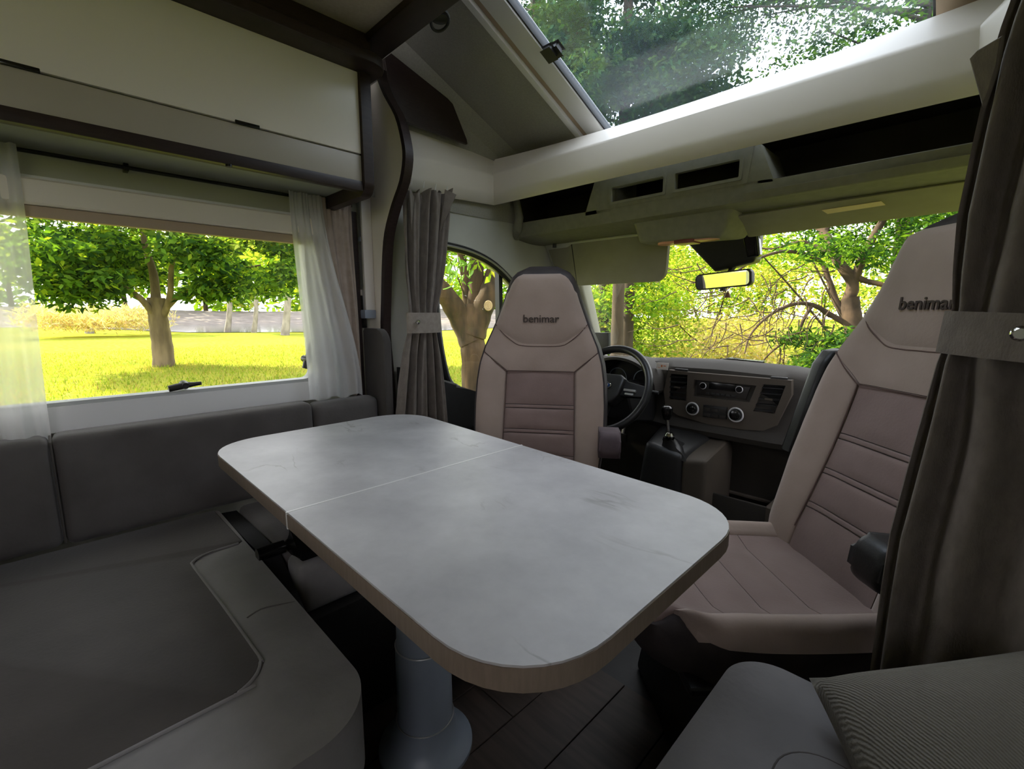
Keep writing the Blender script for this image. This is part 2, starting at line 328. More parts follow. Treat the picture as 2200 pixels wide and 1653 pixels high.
# roof skin right and left of the window, and the lining
def lin(u, v):
    y = 0.86 + 0.88 * u; r = roofz(y)
    P = [(-1.252, r - 0.004), (-1.37, r + 0.0), (-1.50, r + 0.03), (-1.62, r + 0.035), (-1.68, r - 0.01), (-1.692, r - 0.10), (-1.694, 1.56)]
    t = v * (len(P) - 1); i = min(int(t), len(P) - 2); f = t - i
    return Vector((P[i][0] * (1 - f) + P[i + 1][0] * f, y, P[i][1] * (1 - f) + P[i + 1][1] * f))
mk('wall_left_lining', grid(B(), lin, 14, 24, lambda u, v: lin(u, v) + Vector((-0.012, 0, 0.03))), feltgrey, kind='structure', label='grey felt lining beside the roof window')
bm = slope_bar(B(), GR + 0.075, 0.46, 0.84, 1.75, 0.0, 0.05); mk('ceiling_lining', bm, feltgrey, kind='structure')
bm = prism(B(), [PX(822, 128, -1.652), PX(836, 118, -1.652), PX(957, 214, -1.652), PX(968, 226, -1.652), PX(998, 302, -1.652), Vector((-1.652, 1.356, 1.838)), Vector((-1.652, 1.00, 1.848))], (0.016, 0, 0), 0.002)
mk('trim_2', bm, dark_wood, kind='structure', label='dark wood side board under the roof lining')
c0 = PY(945, 45, 0.915)
bm = B(); tube(bm, [c0 + Vector((0.03 * math.cos(a), 0.024 * math.sin(a), 0.012 * math.sin(a) * -0.43 + 0.012 * math.cos(a))) for a in [k * math.pi / 12 for k in range(24)]], 0.0045, 8, True)
lathe(bm, [(0.026, 0), (0.024, 0.01), (0.018, 0.02)], c0 + Vector((0, 0, 0.004)), 20)
mk('speaker_ring', bm, black_pl, label='round black ring fitting in the grey lining by the crossbeam', cat='speaker')
# outer skin over the cab so that no daylight enters above the shelf
bm = box(B(), (-1.75, 0.36), (1.70, 2.02), (1.80, 1.83)); mk('ceiling_cab', bm, headl, kind='structure')
bm = box(B(), (-1.86, -1.70), (0.86, 2.02), (1.60, 2.2)); box(bm, (0.44, 0.52), (0.94, 2.02), (1.45, 2.2)); box(bm, (-1.75, 0.46), (2.0, 2.03), (1.52, 1.83)); mk('wall_cab_skin', bm, headl, kind='structure')

# ---- white board round the cab opening (front, left return, right return)
def board(bm, P0, P1, inward, zs0, zs1, n=14, sag=0.0, m0=(0, 0, 0), m1=(0, 0, 0)):
    P0, P1, inward = Vector(P0), Vector(P1), Vector(inward)
    prof = [(-0.13, 3.3), (-0.066, 3.3), (-0.060, 3.12), (-0.004, 2.06), (0.0, 1.96), (0.0, 1.85), (-0.006, 0.75), (-0.010, 0.55), (-0.030, 0.10), (-0.038, 0.0), (-0.05, 0.08), (-0.15, 1.3), (-0.15, 2.4)]
    rings = []
    for k in range(n + 1):
        t = k / n; base = P0.lerp(P1, t); zz = [zs0[i] * (1 - t) + zs1[i] * t for i in range(3)]   # bottom, crease, top
        s = 4 * t * (1 - t) * sag
        ring = []
        for off, q in prof:
            if q <= 2: z = zz[0] + (zz[1] - zz[0]) * q / 2
            elif q <= 3: z = zz[1] + (zz[2] - zz[1]) * (q - 2) - s * (q - 2)
            else: z = zz[2] + 0.01 - s
            ring.append(bm.verts.new(Vector((base.x, base.y, z)) + inward * off + (Vector(m0) * (1 - t) + Vector(m1) * t) * off))
        rings.append(ring)
    m = len(prof)
    for a, b in zip(rings[:-1], rings[1:]):
        for i in range(m): bm.faces.new((a[i], a[(i + 1) % m], b[(i + 1) % m], b[i]))
    bm.faces.new(rings[0][::-1]); bm.faces.new(rings[-1]); return bm
bm = B(); board(bm, (-1.63, 1.5, 0), (-0.07, 1.5, 0), (0, -1, 0), (1.62, 1.742, 1.822), (1.606, 1.738, 1.81), sag=0.026, m0=(1, 0, 0), m1=(-1, 0, 0))
mk('trim_3', bm, ivory, kind='structure', label='white moulded board across the cab front below the roof window')
bm = B(); board(bm, (-1.63, 1.0, 0), (-1.63, 1.5, 0), (1, 0, 0), (1.60, 1.725, 1.835), (1.62, 1.742, 1.822), m1=(0, -1, 0))
mk('trim_4', bm, ivory, kind='structure', label='white moulded board above the driver side curtain')
bm = B(); board(bm, (0.16, 0.93, 0), (-0.07, 1.5, 0), Vector((-0.93, -0.37, 0)).normalized(), (1.50, 1.68, 1.82), (1.606, 1.738, 1.81), m1=(0.2, -1, 0))
mk('trim_5', bm, ivory, kind='structure', label='cream return board at the right end of the cab front')

# ---- side window with frame, latch, blind and rail
w1 = thing('window_1', None, None, (XW, 0.18, 0.86)); w1['kind'] = 'structure'; w1['label'] = 'wide camper side window over the bench'
bm = plate_hole(B(), [(XW + 0.004, y, z) for y, z in rrect(-0.40, 0.76, 0.795, 1.47, 0.04)], [[(XW + 0.004, y, z) for y, z in rrect(-0.34, 0.70, 0.866, 1.43, 0.035)]], (0.022, 0, 0))
mk('frame', bm, white_pl, w1)
bm = plate_hole(B(), [(XW - 0.03, y, z) for y, z in rrect(-0.34, 0.70, 0.862, 1.43, 0.035)], [[(XW - 0.03, y, z) for y, z in rrect(-0.325, 0.685, 0.877, 1.415, 0.03)]], (0.05, 0, 0)); mk('inner_seal', bm, mat('grey_seal', (0.42, 0.43, 0.42), 0.5), w1)
bm = prism(B(), [(XW - 0.026, y, z) for y, z in rrect(-0.33, 0.69, 0.872, 1.42, 0.03)], (0.004, 0, 0)); mk('pane', bm, pane_m, w1, smooth=0)
for a, b2, c2 in (((362, 836), (398, 828), (430, 822)), ((655, 792), (660, 772), (662, 735))):
    q = [PX(*k, XW + 0.02) for k in (a, b2, c2)]
    bm = tube(B(), [q[0], q[0].lerp(q[1], 0.5), q[1], q[1].lerp(q[2], 0.5) + Vector((0.012, 0, 0)), q[2] + Vector((0.02, 0, 0))], [0.010, 0.011, 0.0105, 0.007, 0.0055], 12)
    lathe(bm, [(0.013, -0.03), (0.013, 0.0), (0.009, 0.014)], q[1], 16, Matrix.Rotation(math.pi / 2, 4, 'Y')); mk('latch', bm, black_pl, w1)
bl = thing('roller_blind', 'beige roller blind cassette along the top of the side window', 'blind', (XW, 0.2, 1.37))
mk('cassette', box(B(), (XW + 0.002, XW + 0.062), (-0.40, 0.74), (1.392, 1.458), 0.012, 3), cream, bl)
mk('pull_bar', box(B(), (XW + 0.026, XW + 0.05), (-0.36, 0.71), (1.362, 1.392), 0.006), tanstrip, bl)
bm = tube(B(), [(XW + 0.03, -0.5, 1.527), (XW + 0.03, 0.87, 1.527)], 0.0055, 10)
for y in (-0.45, 0.2, 0.845): box(bm, (XW, XW + 0.034), (y - 0.006, y + 0.006), (1.518, 1.5385), 0.002)
mk('curtain_rail', bm, gloss_blk, label='thin black curtain rail on the wall under the overhead cabinet', cat='rail')

# ---- dark panel, pillar board with its curved edge, light bar, socket
mk('trim_6', box(B(), (XW, XW + 0.02), (0.862, 0.895), (0.3, 1.51), 0.004), dark_wood, kind='structure', label='dark wood panel between side window and pillar')
oc = [(822, 165), (838, 205), (862, 250), (875, 300), (879, 340), (872, 390), (855, 440), (840, 500), (835, 560), (833, 640), (832, 720), (839, 800), (845, 890)]
ic = [(812, 165), (823, 208), (848, 252), (861, 300), (866, 340), (859, 388), (840, 437), (826, 500), (821, 560), (820, 640), (820, 720), (826, 800), (832, 890)]
def smooth_pts(P, n=3):
    out = []
    for i in range(len(P) - 1):
        p0, p1, p2, p3 = P[max(i - 1, 0)], P[i], P[i + 1], P[min(i + 2, len(P) - 1)]
        for k in range(n):
            t = k / n; out.append(0.5 * ((2 * p1) + (p2 - p0) * t + (2 * p0 - 5 * p1 + 4 * p2 - p3) * t * t + (3 * p1 - p0 - 3 * p2 + p3) * t ** 3))
    return out + [P[-1]]
O_ = smooth_pts([PY(u - 5, v, 0.94) for u, v in oc]); I_ = smooth_pts([PY(u - 12, v, 0.94) for u, v in oc])
bm = B(); prism(bm, I_ + [Vector((I_[-1].x, 0.94, 0.0)), Vector((XW, 0.94, 0)), Vector((XW, 0.94, 1.955)), Vector((I_[0].x, 0.94, 1.955))], (0, 0.022, 0))
mk('wall_left_pillar', bm, cream, kind='structure', label='pale partition board beside the driver curtain')
bm = B(); O2 = [Vector((O_[0].x, 0.935, 1.99))] + [Vector((q.x, 0.935, q.z)) for q in O_] + [Vector((O_[-1].x, 0.935, 0.0))]
I2 = [Vector((I_[0].x, 0.935, 1.99))] + [Vector((q.x, 0.935, q.z)) for q in I_] + [Vector((I_[-1].x, 0.935, 0.0))]
ro = []
for a, b2 in zip(I2, O2): ro.append([bm.verts.new(a), bm.verts.new(b2), bm.verts.new(b2 + Vector((0, 0.032, 0))), bm.verts.new(a + Vector((0, 0.032, 0)))])
for a, b2 in zip(ro[:-1], ro[1:]):
    for k in range(4): bm.faces.new((a[k], a[(k + 1) % 4], b2[(k + 1) % 4], b2[k]))
bm.faces.new(ro[0]); bm.faces.new(ro[-1][::-1])
mk('trim_7', bm, dark_wood, kind='structure', label='dark wood edging curving down the pale partition')
lb = thing('light_bar', 'upright aluminium light bar on the pale partition left of the driver curtain', 'lamp', tuple(PY(786, 680, 0.93)))
q0, q1 = PY(770, 405, 0.905), PY(785, 678, 0.905)
mk('housing', box(B(), (q1.x - 0.030, q1.x + 0.002), (0.905, 0.9395), (q1.z + 0.01, q0.z), 0.004), alu, lb)
mk('diffuser', box(B(), (q1.x + 0.004, q1.x + 0.022), (0.898, 0.9395), (q1.z + 0.02, q0.z), 0.006), gloss_cream, lb)
mk('end_cap', box(B(), (q1.x - 0.026, q1.x + 0.026), (0.890, 0.9395), (q1.z - 0.012, q1.z + 0.022), 0.005), steelgrey, lb)
mk('clip', box(B(), (q1.x - 0.026, q1.x - 0.004), (0.900, 0.9395), (1.40, 1.417), 0.003), steelgrey, lb)
sk = thing('wall_socket', 'small black socket with pale cover low on the dark panel by the window curtain', 'socket', (XW + 0.03, 0.915, 1.12))
mk('cover_plate', box(B(), (XW + 0.002, XW + 0.012), (0.896, 0.912), (1.19, 1.215), 0.002), ivory, sk)
mk('socket_body', box(B(), (XW + 0.002, XW + 0.016), (0.896, 0.918), (1.06, 1.19), 0.004), gloss_blk, sk)
bm = prism(B(), [(x, 0.908, z) for x, z in rrect(XW, PY(826, 760, 0.908).x, 0.35, PY(795, 706, 0.908).z, 0.055, rs=(0.055, 0.01, 0.01, 0.01))], (0, 0.03, 0), 0.008, 3)
mk('head_board', bm, suede_d, label='dark taupe upholstered board standing below the light bar', cat='panel')

# ---- overhead cabinet
oh = thing('overhead_cabinet', 'long overhead cabinet with satin white front above the side window', 'cabinet', (-1.62, 0.0, 1.51))
mk('body', box(B(), (XW, -1.466), (-1.59, 0.764), (1.540, 1.93)), mat('cabinet_carcass', (0.30, 0.31, 0.24), 0.6, (0.32, 0.33, 0.26), 5), oh)
dr = mk('door', box(B(), (-1.466, -1.45), (-1.59, 0.763), (1.622, 1.862), 0.003), gloss_cream, oh)
for u, v in ((532, 271), (42, 144)):
    q = PX(u, v, -1.449); mk('finger_slot', box(B(), (-1.452, -1.446), (q.y - 0.03, q.y + 0.03), (1.618, 1.627), 0.002), gloss_blk, dr)
mk('lower_panel', box(B(), (-1.466, -1.452), (-1.59, 0.763), (1.538, 1.618), 0.003), greige, oh)
mk('bottom_rail', box(B(), (-1.476, -1.446), (-1.59, 0.763), (1.508, 1.5385), 0.004), dark_wood, oh)
q = PX(490, 338, -1.45); mk('push_catch', lathe(B(), [(0.008, 0), (0.008, 0.006)], (q.x, q.y, 1.5035), 12), gloss_blk, oh)
bm = prism(B(), [(x, 0.7635, z) for x, z in rrect(XW, -1.437, 1.497, 1.90, 0.03, rs=(0.002, 0.002, 0.002, 0.04))], (0, 0.034, 0), 0.003); mk('end_board', bm, dark_wood, oh)
bm = prism(B(), [(-1.5, -1.59, 1.862), (-1.367, -1.59, 1.862)] + [(-1.427 + 0.06 * math.cos(a), 0.772 + 0.06 * math.sin(a), 1.862) for a in [k * math.pi / 16 for k in range(9)]] + [(-1.5, 0.832, 1.862)], (0, 0, 0.03), 0.005)
mk('top_rail', bm, dark_wood, oh)
mk('cornice', box(B(), (XW, -1.43), (-1.59, 0.80), (1.892, 1.972), 0.004), dark_wood, oh)

# ---- sheer curtains and drapes
def drape(name, y0t, y1t, y0b, y1b, zt, zb, x0, amp, nf, m, label, ph=0.0, hem=0.008, parent=None, xs=0.0):
    def f(u, v):
        z = zt + (zb - zt) * v; e = v * v * (3 - 2 * v)
        y = (y0t + (y0b - y0t) * e) * (1 - u) + (y1t + (y1b - y1t) * e) * u
        a = amp * (0.55 + 0.6 * v)
        x = x0 + xs * u + a * math.sin(2 * math.pi * nf * (u + 0.03 * math.sin(5 * v + ph)) + ph) + a * 0.45 * math.sin(2 * math.pi * nf * 2.3 * u + ph * 2 + v)
        gather = 0.004 * math.sin(2 * math.pi * nf * 4 * u) * max(0, 1 - v * 6)
        return Vector((x + gather, y, z + hem * math.sin(2 * math.pi * nf * u + ph) * v))
    bm = grid(B(), f, 96, 40); o = mk(name, bm, m, parent, smooth=80)
    return o
XC = XW + 0.055
c = drape('voile_curtain', -0.30, -0.012, -0.31, -0.03, 1.53, 0.775, XC + 0.012, 0.011, 4.2, sheer_m, ''); tag(c, 'white voile curtain hanging at the rear end of the side window', 'curtain', 'window voiles')
c = drape('voile_curtain', 0.622, 0.742, 0.645, 0.858, 1.533, 0.80, XC + 0.016, 0.011, 2.4, sheer_m, '', 1.3); tag(c, 'white voile curtain hanging at the front end of the side window', 'curtain', 'window voiles')
c = drape('drape', 0.70, 0.862, 0.79, 0.872, 1.535, 0.80, XC - 0.010, 0.011, 2.3, rollc, '', 2.2); tag(c, 'brown opaque drape bunched behind the voile beside the dark panel', 'curtain')

# ---- cab side with door window
XD = -1.70
arc = [(930, 526), (962, 530), (1010, 543), (1050, 563), (1082, 590), (1110, 624), (1135, 664), (1160, 705), (1190, 750), (1213, 790), (1120, 842), (1060, 853), (1020, 851), (985, 840), (962, 820), (950, 780), (940, 720), (934, 640), (930, 580)]
hole = [PX(u, v, XD) for u, v in arc]
bm = plate_hole(B(), [(XD, 0.962, 0), (XD, 2.58, 0), (XD, 2.58, 0.84), (XD, 2.20, 1.25), (XD, 2.0, 1.62), (XD, 0.962, 1.62)], [hole], (-0.05, 0, 0))
mk('wall_left_cab', bm, apill, kind='structure', label='pale lining around the driver door window')
d1 = thing('door_1', None, None, (XD, 1.6, 0.0)); d1['kind'] = 'structure'; d1['label'] = 'driver door of the cab'
bm = tube(B(), smooth_pts([h + Vector((0.004, 0, 0)) for h in hole] + [hole[0] + Vector((0.004, 0, 0))], 3)[:-1], 0.019, 10, True); mk('window_seal', bm, rubber, d1)
bm = tube(B(), smooth_pts([h + Vector((0.020, 0.0, 0.0)) for h in hole[:10]], 3), 0.006, 8); mk('seal_lip', bm, alu, d1)
bm = prism(B(), [h + Vector((-0.03, 0, 0)) for h in hole], (-0.004, 0, 0)); mk('pane', bm, pane_m, d1, smooth=0)
q = PX(1077, 640, XD - 0.01); bm = hexa(B(), [(XD - 0.035, q.y - 0.012, 0.72), (XD - 0.005, q.y - 0.012, 0.72), (XD - 0.005, q.y + 0.012, 0.72), (XD - 0.035, q.y + 0.012, 0.72), (XD - 0.035, q.y - 0.022, 1.38), (XD - 0.005, q.y - 0.022, 1.38), (XD - 0.005, q.y + 0.002, 1.38), (XD - 0.035, q.y + 0.002, 1.38)]); mk('divider', bm, rubber, d1)
sill = [hole[i] for i in (14, 13, 12, 11, 10, 9)]
bm = prism(B(), [(XD + 0.003, 1.0, 0.10), (XD + 0.003, 1.0, 0.90)] + [(XD + 0.003, s.y, s.z - 0.002) for s in sill] + [(XD + 0.003, 2.3, 0.72), (XD + 0.003, 2.3, 0.10)], (0.07, 0, 0), 0.018, 3); mk('door_trim', bm, black_pl, d1)
bm = box(B(), (XD + 0.05, XD + 0.12), (1.35, 1.75), (0.56, 0.60), 0.015, 3); mk('armrest', bm, black_pl, d1)
# right cab side mirrors it
bm = plate_hole(B(), [(0.30, 0.962, 0), (0.30, 2.58, 0), (0.30, 2.58, 0.84), (0.30, 2.20, 1.25), (0.30, 2.0, 1.62), (0.30, 0.962, 1.62)], [[(0.30, y, z) for y, z in ((1.3, 0.8), (2.3, 0.8), (2.1, 1.2), (1.9, 1.4), (1.3, 1.42))]], (0.05, 0, 0)); mk('wall_right_cab', bm, apill, kind='structure')
bm = prism(B(), [(0.295, y, z) for y, z in ((1.0, 0.1), (1.0, 0.82), (2.3, 0.78), (2.3, 0.1))], (-0.06, 0, 0), 0.015); mk('door_2', bm, black_pl, kind='structure', label='trim of the passenger door')
bm = box(B(), (0.12, 0.46), (0.945, 0.965), (0.0, 2.0)); mk('wall_right_pillar', bm, cream, kind='structure')
# windscreen
w2 = thing('window_2', None, None, (-0.72, 2.45, 0.86)); w2['kind'] = 'structure'; w2['label'] = 'windscreen of the cab'
def ws(x, t, d=0.0):
    k = 1 - ((x + 0.72) / 1.0) ** 2 * 0.14 / 1.0
    return Vector((x, 2.40 + 0.16 * k - 0.16 - 0.46 * t * 1.0 + 0.12 * k, 0.86 + 0.72 * t)) + Vector((0, 0.84, 0.54)) * d
bm = grid(B(), lambda u, v: ws(-1.68 + 1.96 * u, v), 24, 8, lambda u, v: ws(-1.68 + 1.96 * u, v, 0.005)); mk('pane', bm, pane_w, w2)
bm = hexa(B(), [(-1.72, 2.32, 0.84), (-1.60, 2.34, 0.84), (-1.60, 2.42, 0.84), (-1.72, 2.42, 0.84), (-1.70, 1.90, 1.53), (-1.52, 1.90, 1.53), (-1.52, 2.02, 1.53), (-1.70, 2.02, 1.53)], 0.02, 3); mk('pillar_cover', bm, apill, w2)
bm = hexa(B(), [(0.19, 2.34, 0.84), (0.32, 2.32, 0.84), (0.32, 2.42, 0.84), (0.19, 2.42, 0.84), (0.10, 1.90, 1.53), (0.30, 1.90, 1.53), (0.30, 2.02, 1.53), (0.10, 2.02, 1.53)], 0.02, 3); mk('pillar_cover', bm, apill, w2)
bm = box(B(), (-1.78, 0.36), (2.5, 2.6), (-0.05, 0.84)); mk('wall_front', bm, black_pl, kind='structure')
# ------------------------------------------------------------------ cab: overhead shelf, visors, mirror, dashboard, wheel
YS = 1.70
os_ = thing('overhead_shelf', 'grey moulded storage shelf with open compartments above the windscreen', 'shelf', (-0.8, YS, 1.49))
def P7(*pts): return [PY(u, v, YS) for u, v in pts]
bm = B()
prism(bm, [(-1.80, YS, 1.49), (0.26, YS, 1.49), (0.26, YS, 1.548), (-0.5, YS, 1.546), (-0.62, YS, 1.553), (-1.27, YS, 1.553), (-1.72, YS, 1.555), (-1.80, YS, 1.60)], (0, 0.03, 0), 0.006)
mk('fascia', bm, headl, os_)
mk('compartment_cheek', prism(B(), P7((1280, 380), (1313, 376), (1313, 455), (1255, 466)), (0, 0.20, 0), 0.003), headl, os_); mk('compartment_cheek', prism(B(), P7((1592, 325), (1634, 308), (1665, 392), (1594, 402)), (0, 0.20, 0), 0.004), headl, os_)
bm = plate_hole(B(), [(x, YS - 0.002, z) for x, z in ((-1.20, 1.548), (-0.60, 1.548), (-0.58, 1.70), (-1.18, 1.70))], [[(x, YS - 0.002, z) for x, z in rrect(-1.125, -0.90, 1.572, 1.626, 0.004, 2)], [(x, YS - 0.002, z) for x, z in rrect(-0.852, -0.627, 1.572, 1.63, 0.004, 2)]], (0, 0.02, 0)); mk('slot_plate', bm, headl, os_)
for x0, x1 in ((-1.128, -0.897), (-0.855, -0.624)):
    bm = plate_hole(B(), [(x, YS - 0.006, z) for x, z in rrect(x0 - 0.008, x1 + 0.008, 1.562, 1.640, 0.004, 2)], [[(x, YS - 0.006, z) for x, z in rrect(x0 + 0.002, x1 - 0.002, 1.572, 1.629, 0.004, 2)]], (0, 0.006, 0)); mk('slot_frame', bm, headl, os_)
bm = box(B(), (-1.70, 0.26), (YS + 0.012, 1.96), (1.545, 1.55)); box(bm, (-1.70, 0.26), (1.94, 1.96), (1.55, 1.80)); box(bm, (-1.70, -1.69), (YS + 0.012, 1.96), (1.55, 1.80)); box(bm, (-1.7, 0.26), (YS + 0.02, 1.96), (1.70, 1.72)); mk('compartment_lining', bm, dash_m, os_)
def und(u, v):
    x = -1.72 + 1.98 * u; y = YS + 0.005 + 0.27 * v
    return Vector((x, y, 1.492 - 0.012 * math.sin(math.pi * v) - 0.01 * v))
mk('underside', grid(B(), und, 20, 6, lambda u, v: und(u, v) + Vector((0, 0, 0.03))), headl, os_)
bm = tube(B(), [(-1.70, YS + 0.02, 1.50), (-1.66, YS - 0.012, 1.53), (-1.64, YS - 0.02, 1.58), (-1.66, YS - 0.02, 1.66)], [0.02, 0.022, 0.02, 0.016], 12); mk('end_moulding', bm, headl, os_)
bm = hexa(B(), [(-0.60, YS - 0.004, 1.49), (0.2, YS - 0.004, 1.49), (0.2, YS + 0.01, 1.49), (-0.60, YS + 0.01, 1.49), (-0.60, YS - 0.02, 1.515), (0.2, YS - 0.02, 1.515), (0.2, YS + 0.01, 1.515), (-0.60, YS + 0.01, 1.515)], 0.006); mk('lip', bm, headl, os_)
# overhead console
oc_ = thing('overhead_console', 'grey overhead console with amber reading lamps beside the folded visor', 'console', (-0.85, 1.78, 1.38))
bm = hexa(B(), [(-1.03, 1.76, 1.402), (-0.70, 1.76, 1.392), (-0.67, 1.93, 1.40), (-1.03, 1.93, 1.41), (-1.06, 1.745, 1.50), (-0.655, 1.745, 1.50), (-0.60, 1.95, 1.50), (-1.06, 1.95, 1.50)], 0.022, 4); mk('housing', bm, headl, oc_)
bm = prism(B(), [(x, y, 1.392) for x, y in rrect(-0.96, -0.72, 1.77, 1.83, 0.025)], (0, 0, 0.01), 0.003); mk('reading_lamp', bm, lens_m, oc_)
bm = box(B(), (-0.88, -0.80), (1.764, 1.83), (1.386, 1.402), 0.004); mk('switch_panel', bm, mat('red_brown_lens', (0.20, 0.05, 0.04), 0.4), oc_)
# sun visors
v1 = thing('sun_visor', 'beige sun visor folded down in front of the driver', 'sun visor', (-1.2, 1.90, 1.47), group=None)
vz = lambda z: 1.93 - 0.02 * (1.47 - z) / 0.2
pts = [(x, 0, z) for x, z in rrect(-1.455, -0.985, 1.258, 1.468, 0.03, rs=(0.012, 0.004, 0.004, 0.045))]
bm = prism(B(), [(x - (0.055 if (x < -1.4 and z > 1.4) else 0), vz(z), z) for x, _, z in pts], (0, 0.022, 0), 0.007, 3); mk('flap', bm, visor_m, v1)
bm = tube(B(), [(-1.52, 1.925, 1.474), (-0.99, 1.925, 1.468)], 0.007, 10); box(bm, (-1.0, -0.965), (1.915, 1.94), (1.458, 1.482), 0.005); mk('hinge_rod', bm, apill, v1)
bm = prism(B(), [(-1.69, 1.945, 1.468), (-1.520, 1.945, 1.468), (-1.468, 1.945, 1.262), (-1.60, 1.945, 1.29)], (0, 0.02, 0), 0.006, 3); mk('end_flap', bm, visor_m, v1)
bm = prism(B(), [(-1.522, 1.938, 1.468), (-1.509, 1.938, 1.468), (-1.457, 1.925, 1.262), (-1.470, 1.925, 1.262)], (0, 0.004, 0)); mk('seam_gap', bm, black_pl, v1)  # black strip laid between the flaps to stand for the gap's shade
bm = lathe(B(), [(0.010, -0.012), (0.010, 0.012)], (-1.60, 1.90, 1.468), 12); mk('pivot', bm, black_pl, v1)
v2 = thing('sun_visor', 'grey sun visor folded up against the headliner, with a pale label strip', 'sun visor', (-0.35, 1.86, 1.47))
hx = [(-0.70, 1.76, 1.437), (0.10, 1.76, 1.448), (0.10, 1.95, 1.462), (-0.70, 1.95, 1.458)]
bm = B(); hexa(bm, [(-0.655, 1.94, 1.408), (0.16, 1.94, 1.422), (0.16, 1.955, 1.425), (-0.67, 1.955, 1.411), (-0.69, 1.80, 1.464), (0.16, 1.80, 1.474), (0.16, 1.815, 1.484), (-0.69, 1.815, 1.474)], 0.007, 3); mk('flap', bm, visor_m, v2)
def onv(u, v):
    r = ray(u, v); n = Vector((0, 0.055, 0.14)).normalized(); n = Vector((0, 0.36, 0.93)); c = Vector((-0.25, 1.87, 1.4395 - 0.002)); k = (c - _O).dot(n) / r.dot(n); return _O + r * k
bm = prism(B(), [onv(1765, 452), onv(1893, 433), onv(1902, 441), onv(1778, 460)], (0, 0.0005, 0.0012)); mk('label_strip', bm, beige_lab, v2, smooth=0)
# rear-view mirror and the sensor cover it hangs from
sc_ = thing('sensor_housing', 'black sensor housing on the windscreen behind the mirror', 'sensor cover', (-0.8, 2.06, 1.32))
bm = B(); hexa(bm, [(-0.835, 2.06, 1.295), (-0.675, 2.06, 1.325), (-0.675, 2.15, 1.33), (-0.835, 2.15, 1.30), (-0.965, 1.99, 1.452), (-0.64, 1.99, 1.475), (-0.64, 2.05, 1.478), (-0.965, 2.05, 1.455)], 0.018, 4); mk('cover', bm, black_pl, sc_)
bm = hexa(B(), [(-0.70, 2.045, 1.34), (-0.655, 2.05, 1.345), (-0.655, 2.1, 1.35), (-0.70, 2.1, 1.34), (-0.72, 1.985, 1.465), (-0.655, 1.985, 1.468), (-0.655, 2.03, 1.47), (-0.72, 2.03, 1.468)], 0.012, 4); mk('side_fairing', bm, gloss_blk, sc_)
mr = thing('rear_view_mirror', 'rear-view mirror in black rim hanging below the sensor housing', 'mirror', (-0.78, 2.04, 1.25))
ang = math.radians(-4)
Mm = Matrix.Translation(Vector((-0.782, 2.03, 1.258))) @ Matrix.Rotation(ang, 4, 'Z') @ Matrix.Rotation(math.radians(3), 4, 'X') @ Matrix.Rotation(math.radians(-3), 4, 'Y')
bm = prism(B(), [(x, -0.012, z) for x, z in rrect(-0.118, 0.118, -0.034, 0.034, 0.018)], (0, 0.03, 0), 0.005, 3); bmesh.ops.transform(bm, matrix=Mm, verts=bm.verts); mk('shell', bm, black_pl, mr)
bm = prism(B(), [(x, -0.0145, z) for x, z in rrect(-0.110, 0.110, -0.028, 0.028, 0.014)], (0, 0.003, 0), 0); bmesh.ops.transform(bm, matrix=Mm, verts=bm.verts); mk('glass', bm, mirror_m, mr)
bm = tube(B(), [(-0.78, 2.045, 1.26), (-0.775, 2.07, 1.29), (-0.765, 2.09, 1.32)], [0.012, 0.01, 0.014], 10); lathe(bm, [(0.012, 0), (0.012, 0.016)], (-0.782, 2.03, 1.212), 12); mk('mount', bm, black_pl, mr)
# bell hanging from the mirror
hb = thing('hanging_bell', 'small brown bell hanging on a thread below the mirror', 'ornament', tuple(PY(1563, 640, 2.03)))
q = PY(1563, 640, 2.03); bm = lathe(B(), [(0.014, 0), (0.013, 0.004), (0.008, 0.016), (0.003, 0.024), (0.0015, 0.03)], q, 16); mk('bell', bm, mat('brown_pottery', (0.22, 0.11, 0.06), 0.5), hb)
mk('thread', tube(B(), [q + Vector((0, 0, 0.028)), (-0.782, 2.03, 1.214)], 0.0012, 6), tanstrip, hb)

# ---- dashboard
da = thing('dashboard', 'charcoal dashboard with grey centre stack below the windscreen', 'dashboard', (-0.74, 2.05, 0.0))
crest = [(-1.66, 0.862), (-1.45, 0.893), (-1.17, 0.898), (-0.974, 0.912), (-0.78, 0.916), (-0.523, 0.910), (-0.386, 0.890), (-0.15, 0.87), (0.22, 0.86)]
def cz(x):
    for (a, za), (b2, zb) in zip(crest[:-1], crest[1:]):
        if a <= x <= b2: t = (x - a) / (b2 - a); t = t * t * (3 - 2 * t) * 0.5 + t * 0.5; return za + (zb - za) * t
    return crest[0][1] if x < -1 else crest[-1][1]
def dsec(x):
    z = cz(x); pw = math.exp(-((x + 0.74) / 0.30) ** 6); s = 0.03 * (1 - pw)
    return [(2.50, z - 0.055), (2.36, z - 0.03), (2.20, z - 0.008), (2.12, z), (2.05, z - 0.012), (2.005 + s, z - 0.035), (1.992 + s, z - 0.07), (1.985 + s, 0.76), (1.985 + s, 0.66), (1.968 + s, 0.632), (1.955 + s, 0.615), (1.965 + s, 0.592), (2.03 + s, 0.575), (2.06, 0.50), (2.08, 0.15), (2.50, 0.15)]
bm = B(); rings = []; N = 60
for i in range(N + 1):
    x = -1.66 + 1.90 * i / N; rings.append([bm.verts.new((x, y, z)) for y, z in dsec(x)])
for a, b2 in zip(rings[:-1], rings[1:]):
    m = len(a)
    for k in range(m): bm.faces.new((a[k], a[(k + 1) % m], b2[(k + 1) % m], b2[k]))
bm.faces.new(rings[0]); bm.faces.new(rings[-1][::-1]); mk('body', bm, dash_m, da)
YF = 1.972
def PF(pts, y=YF): return [PY(u, v, y) for u, v in pts]
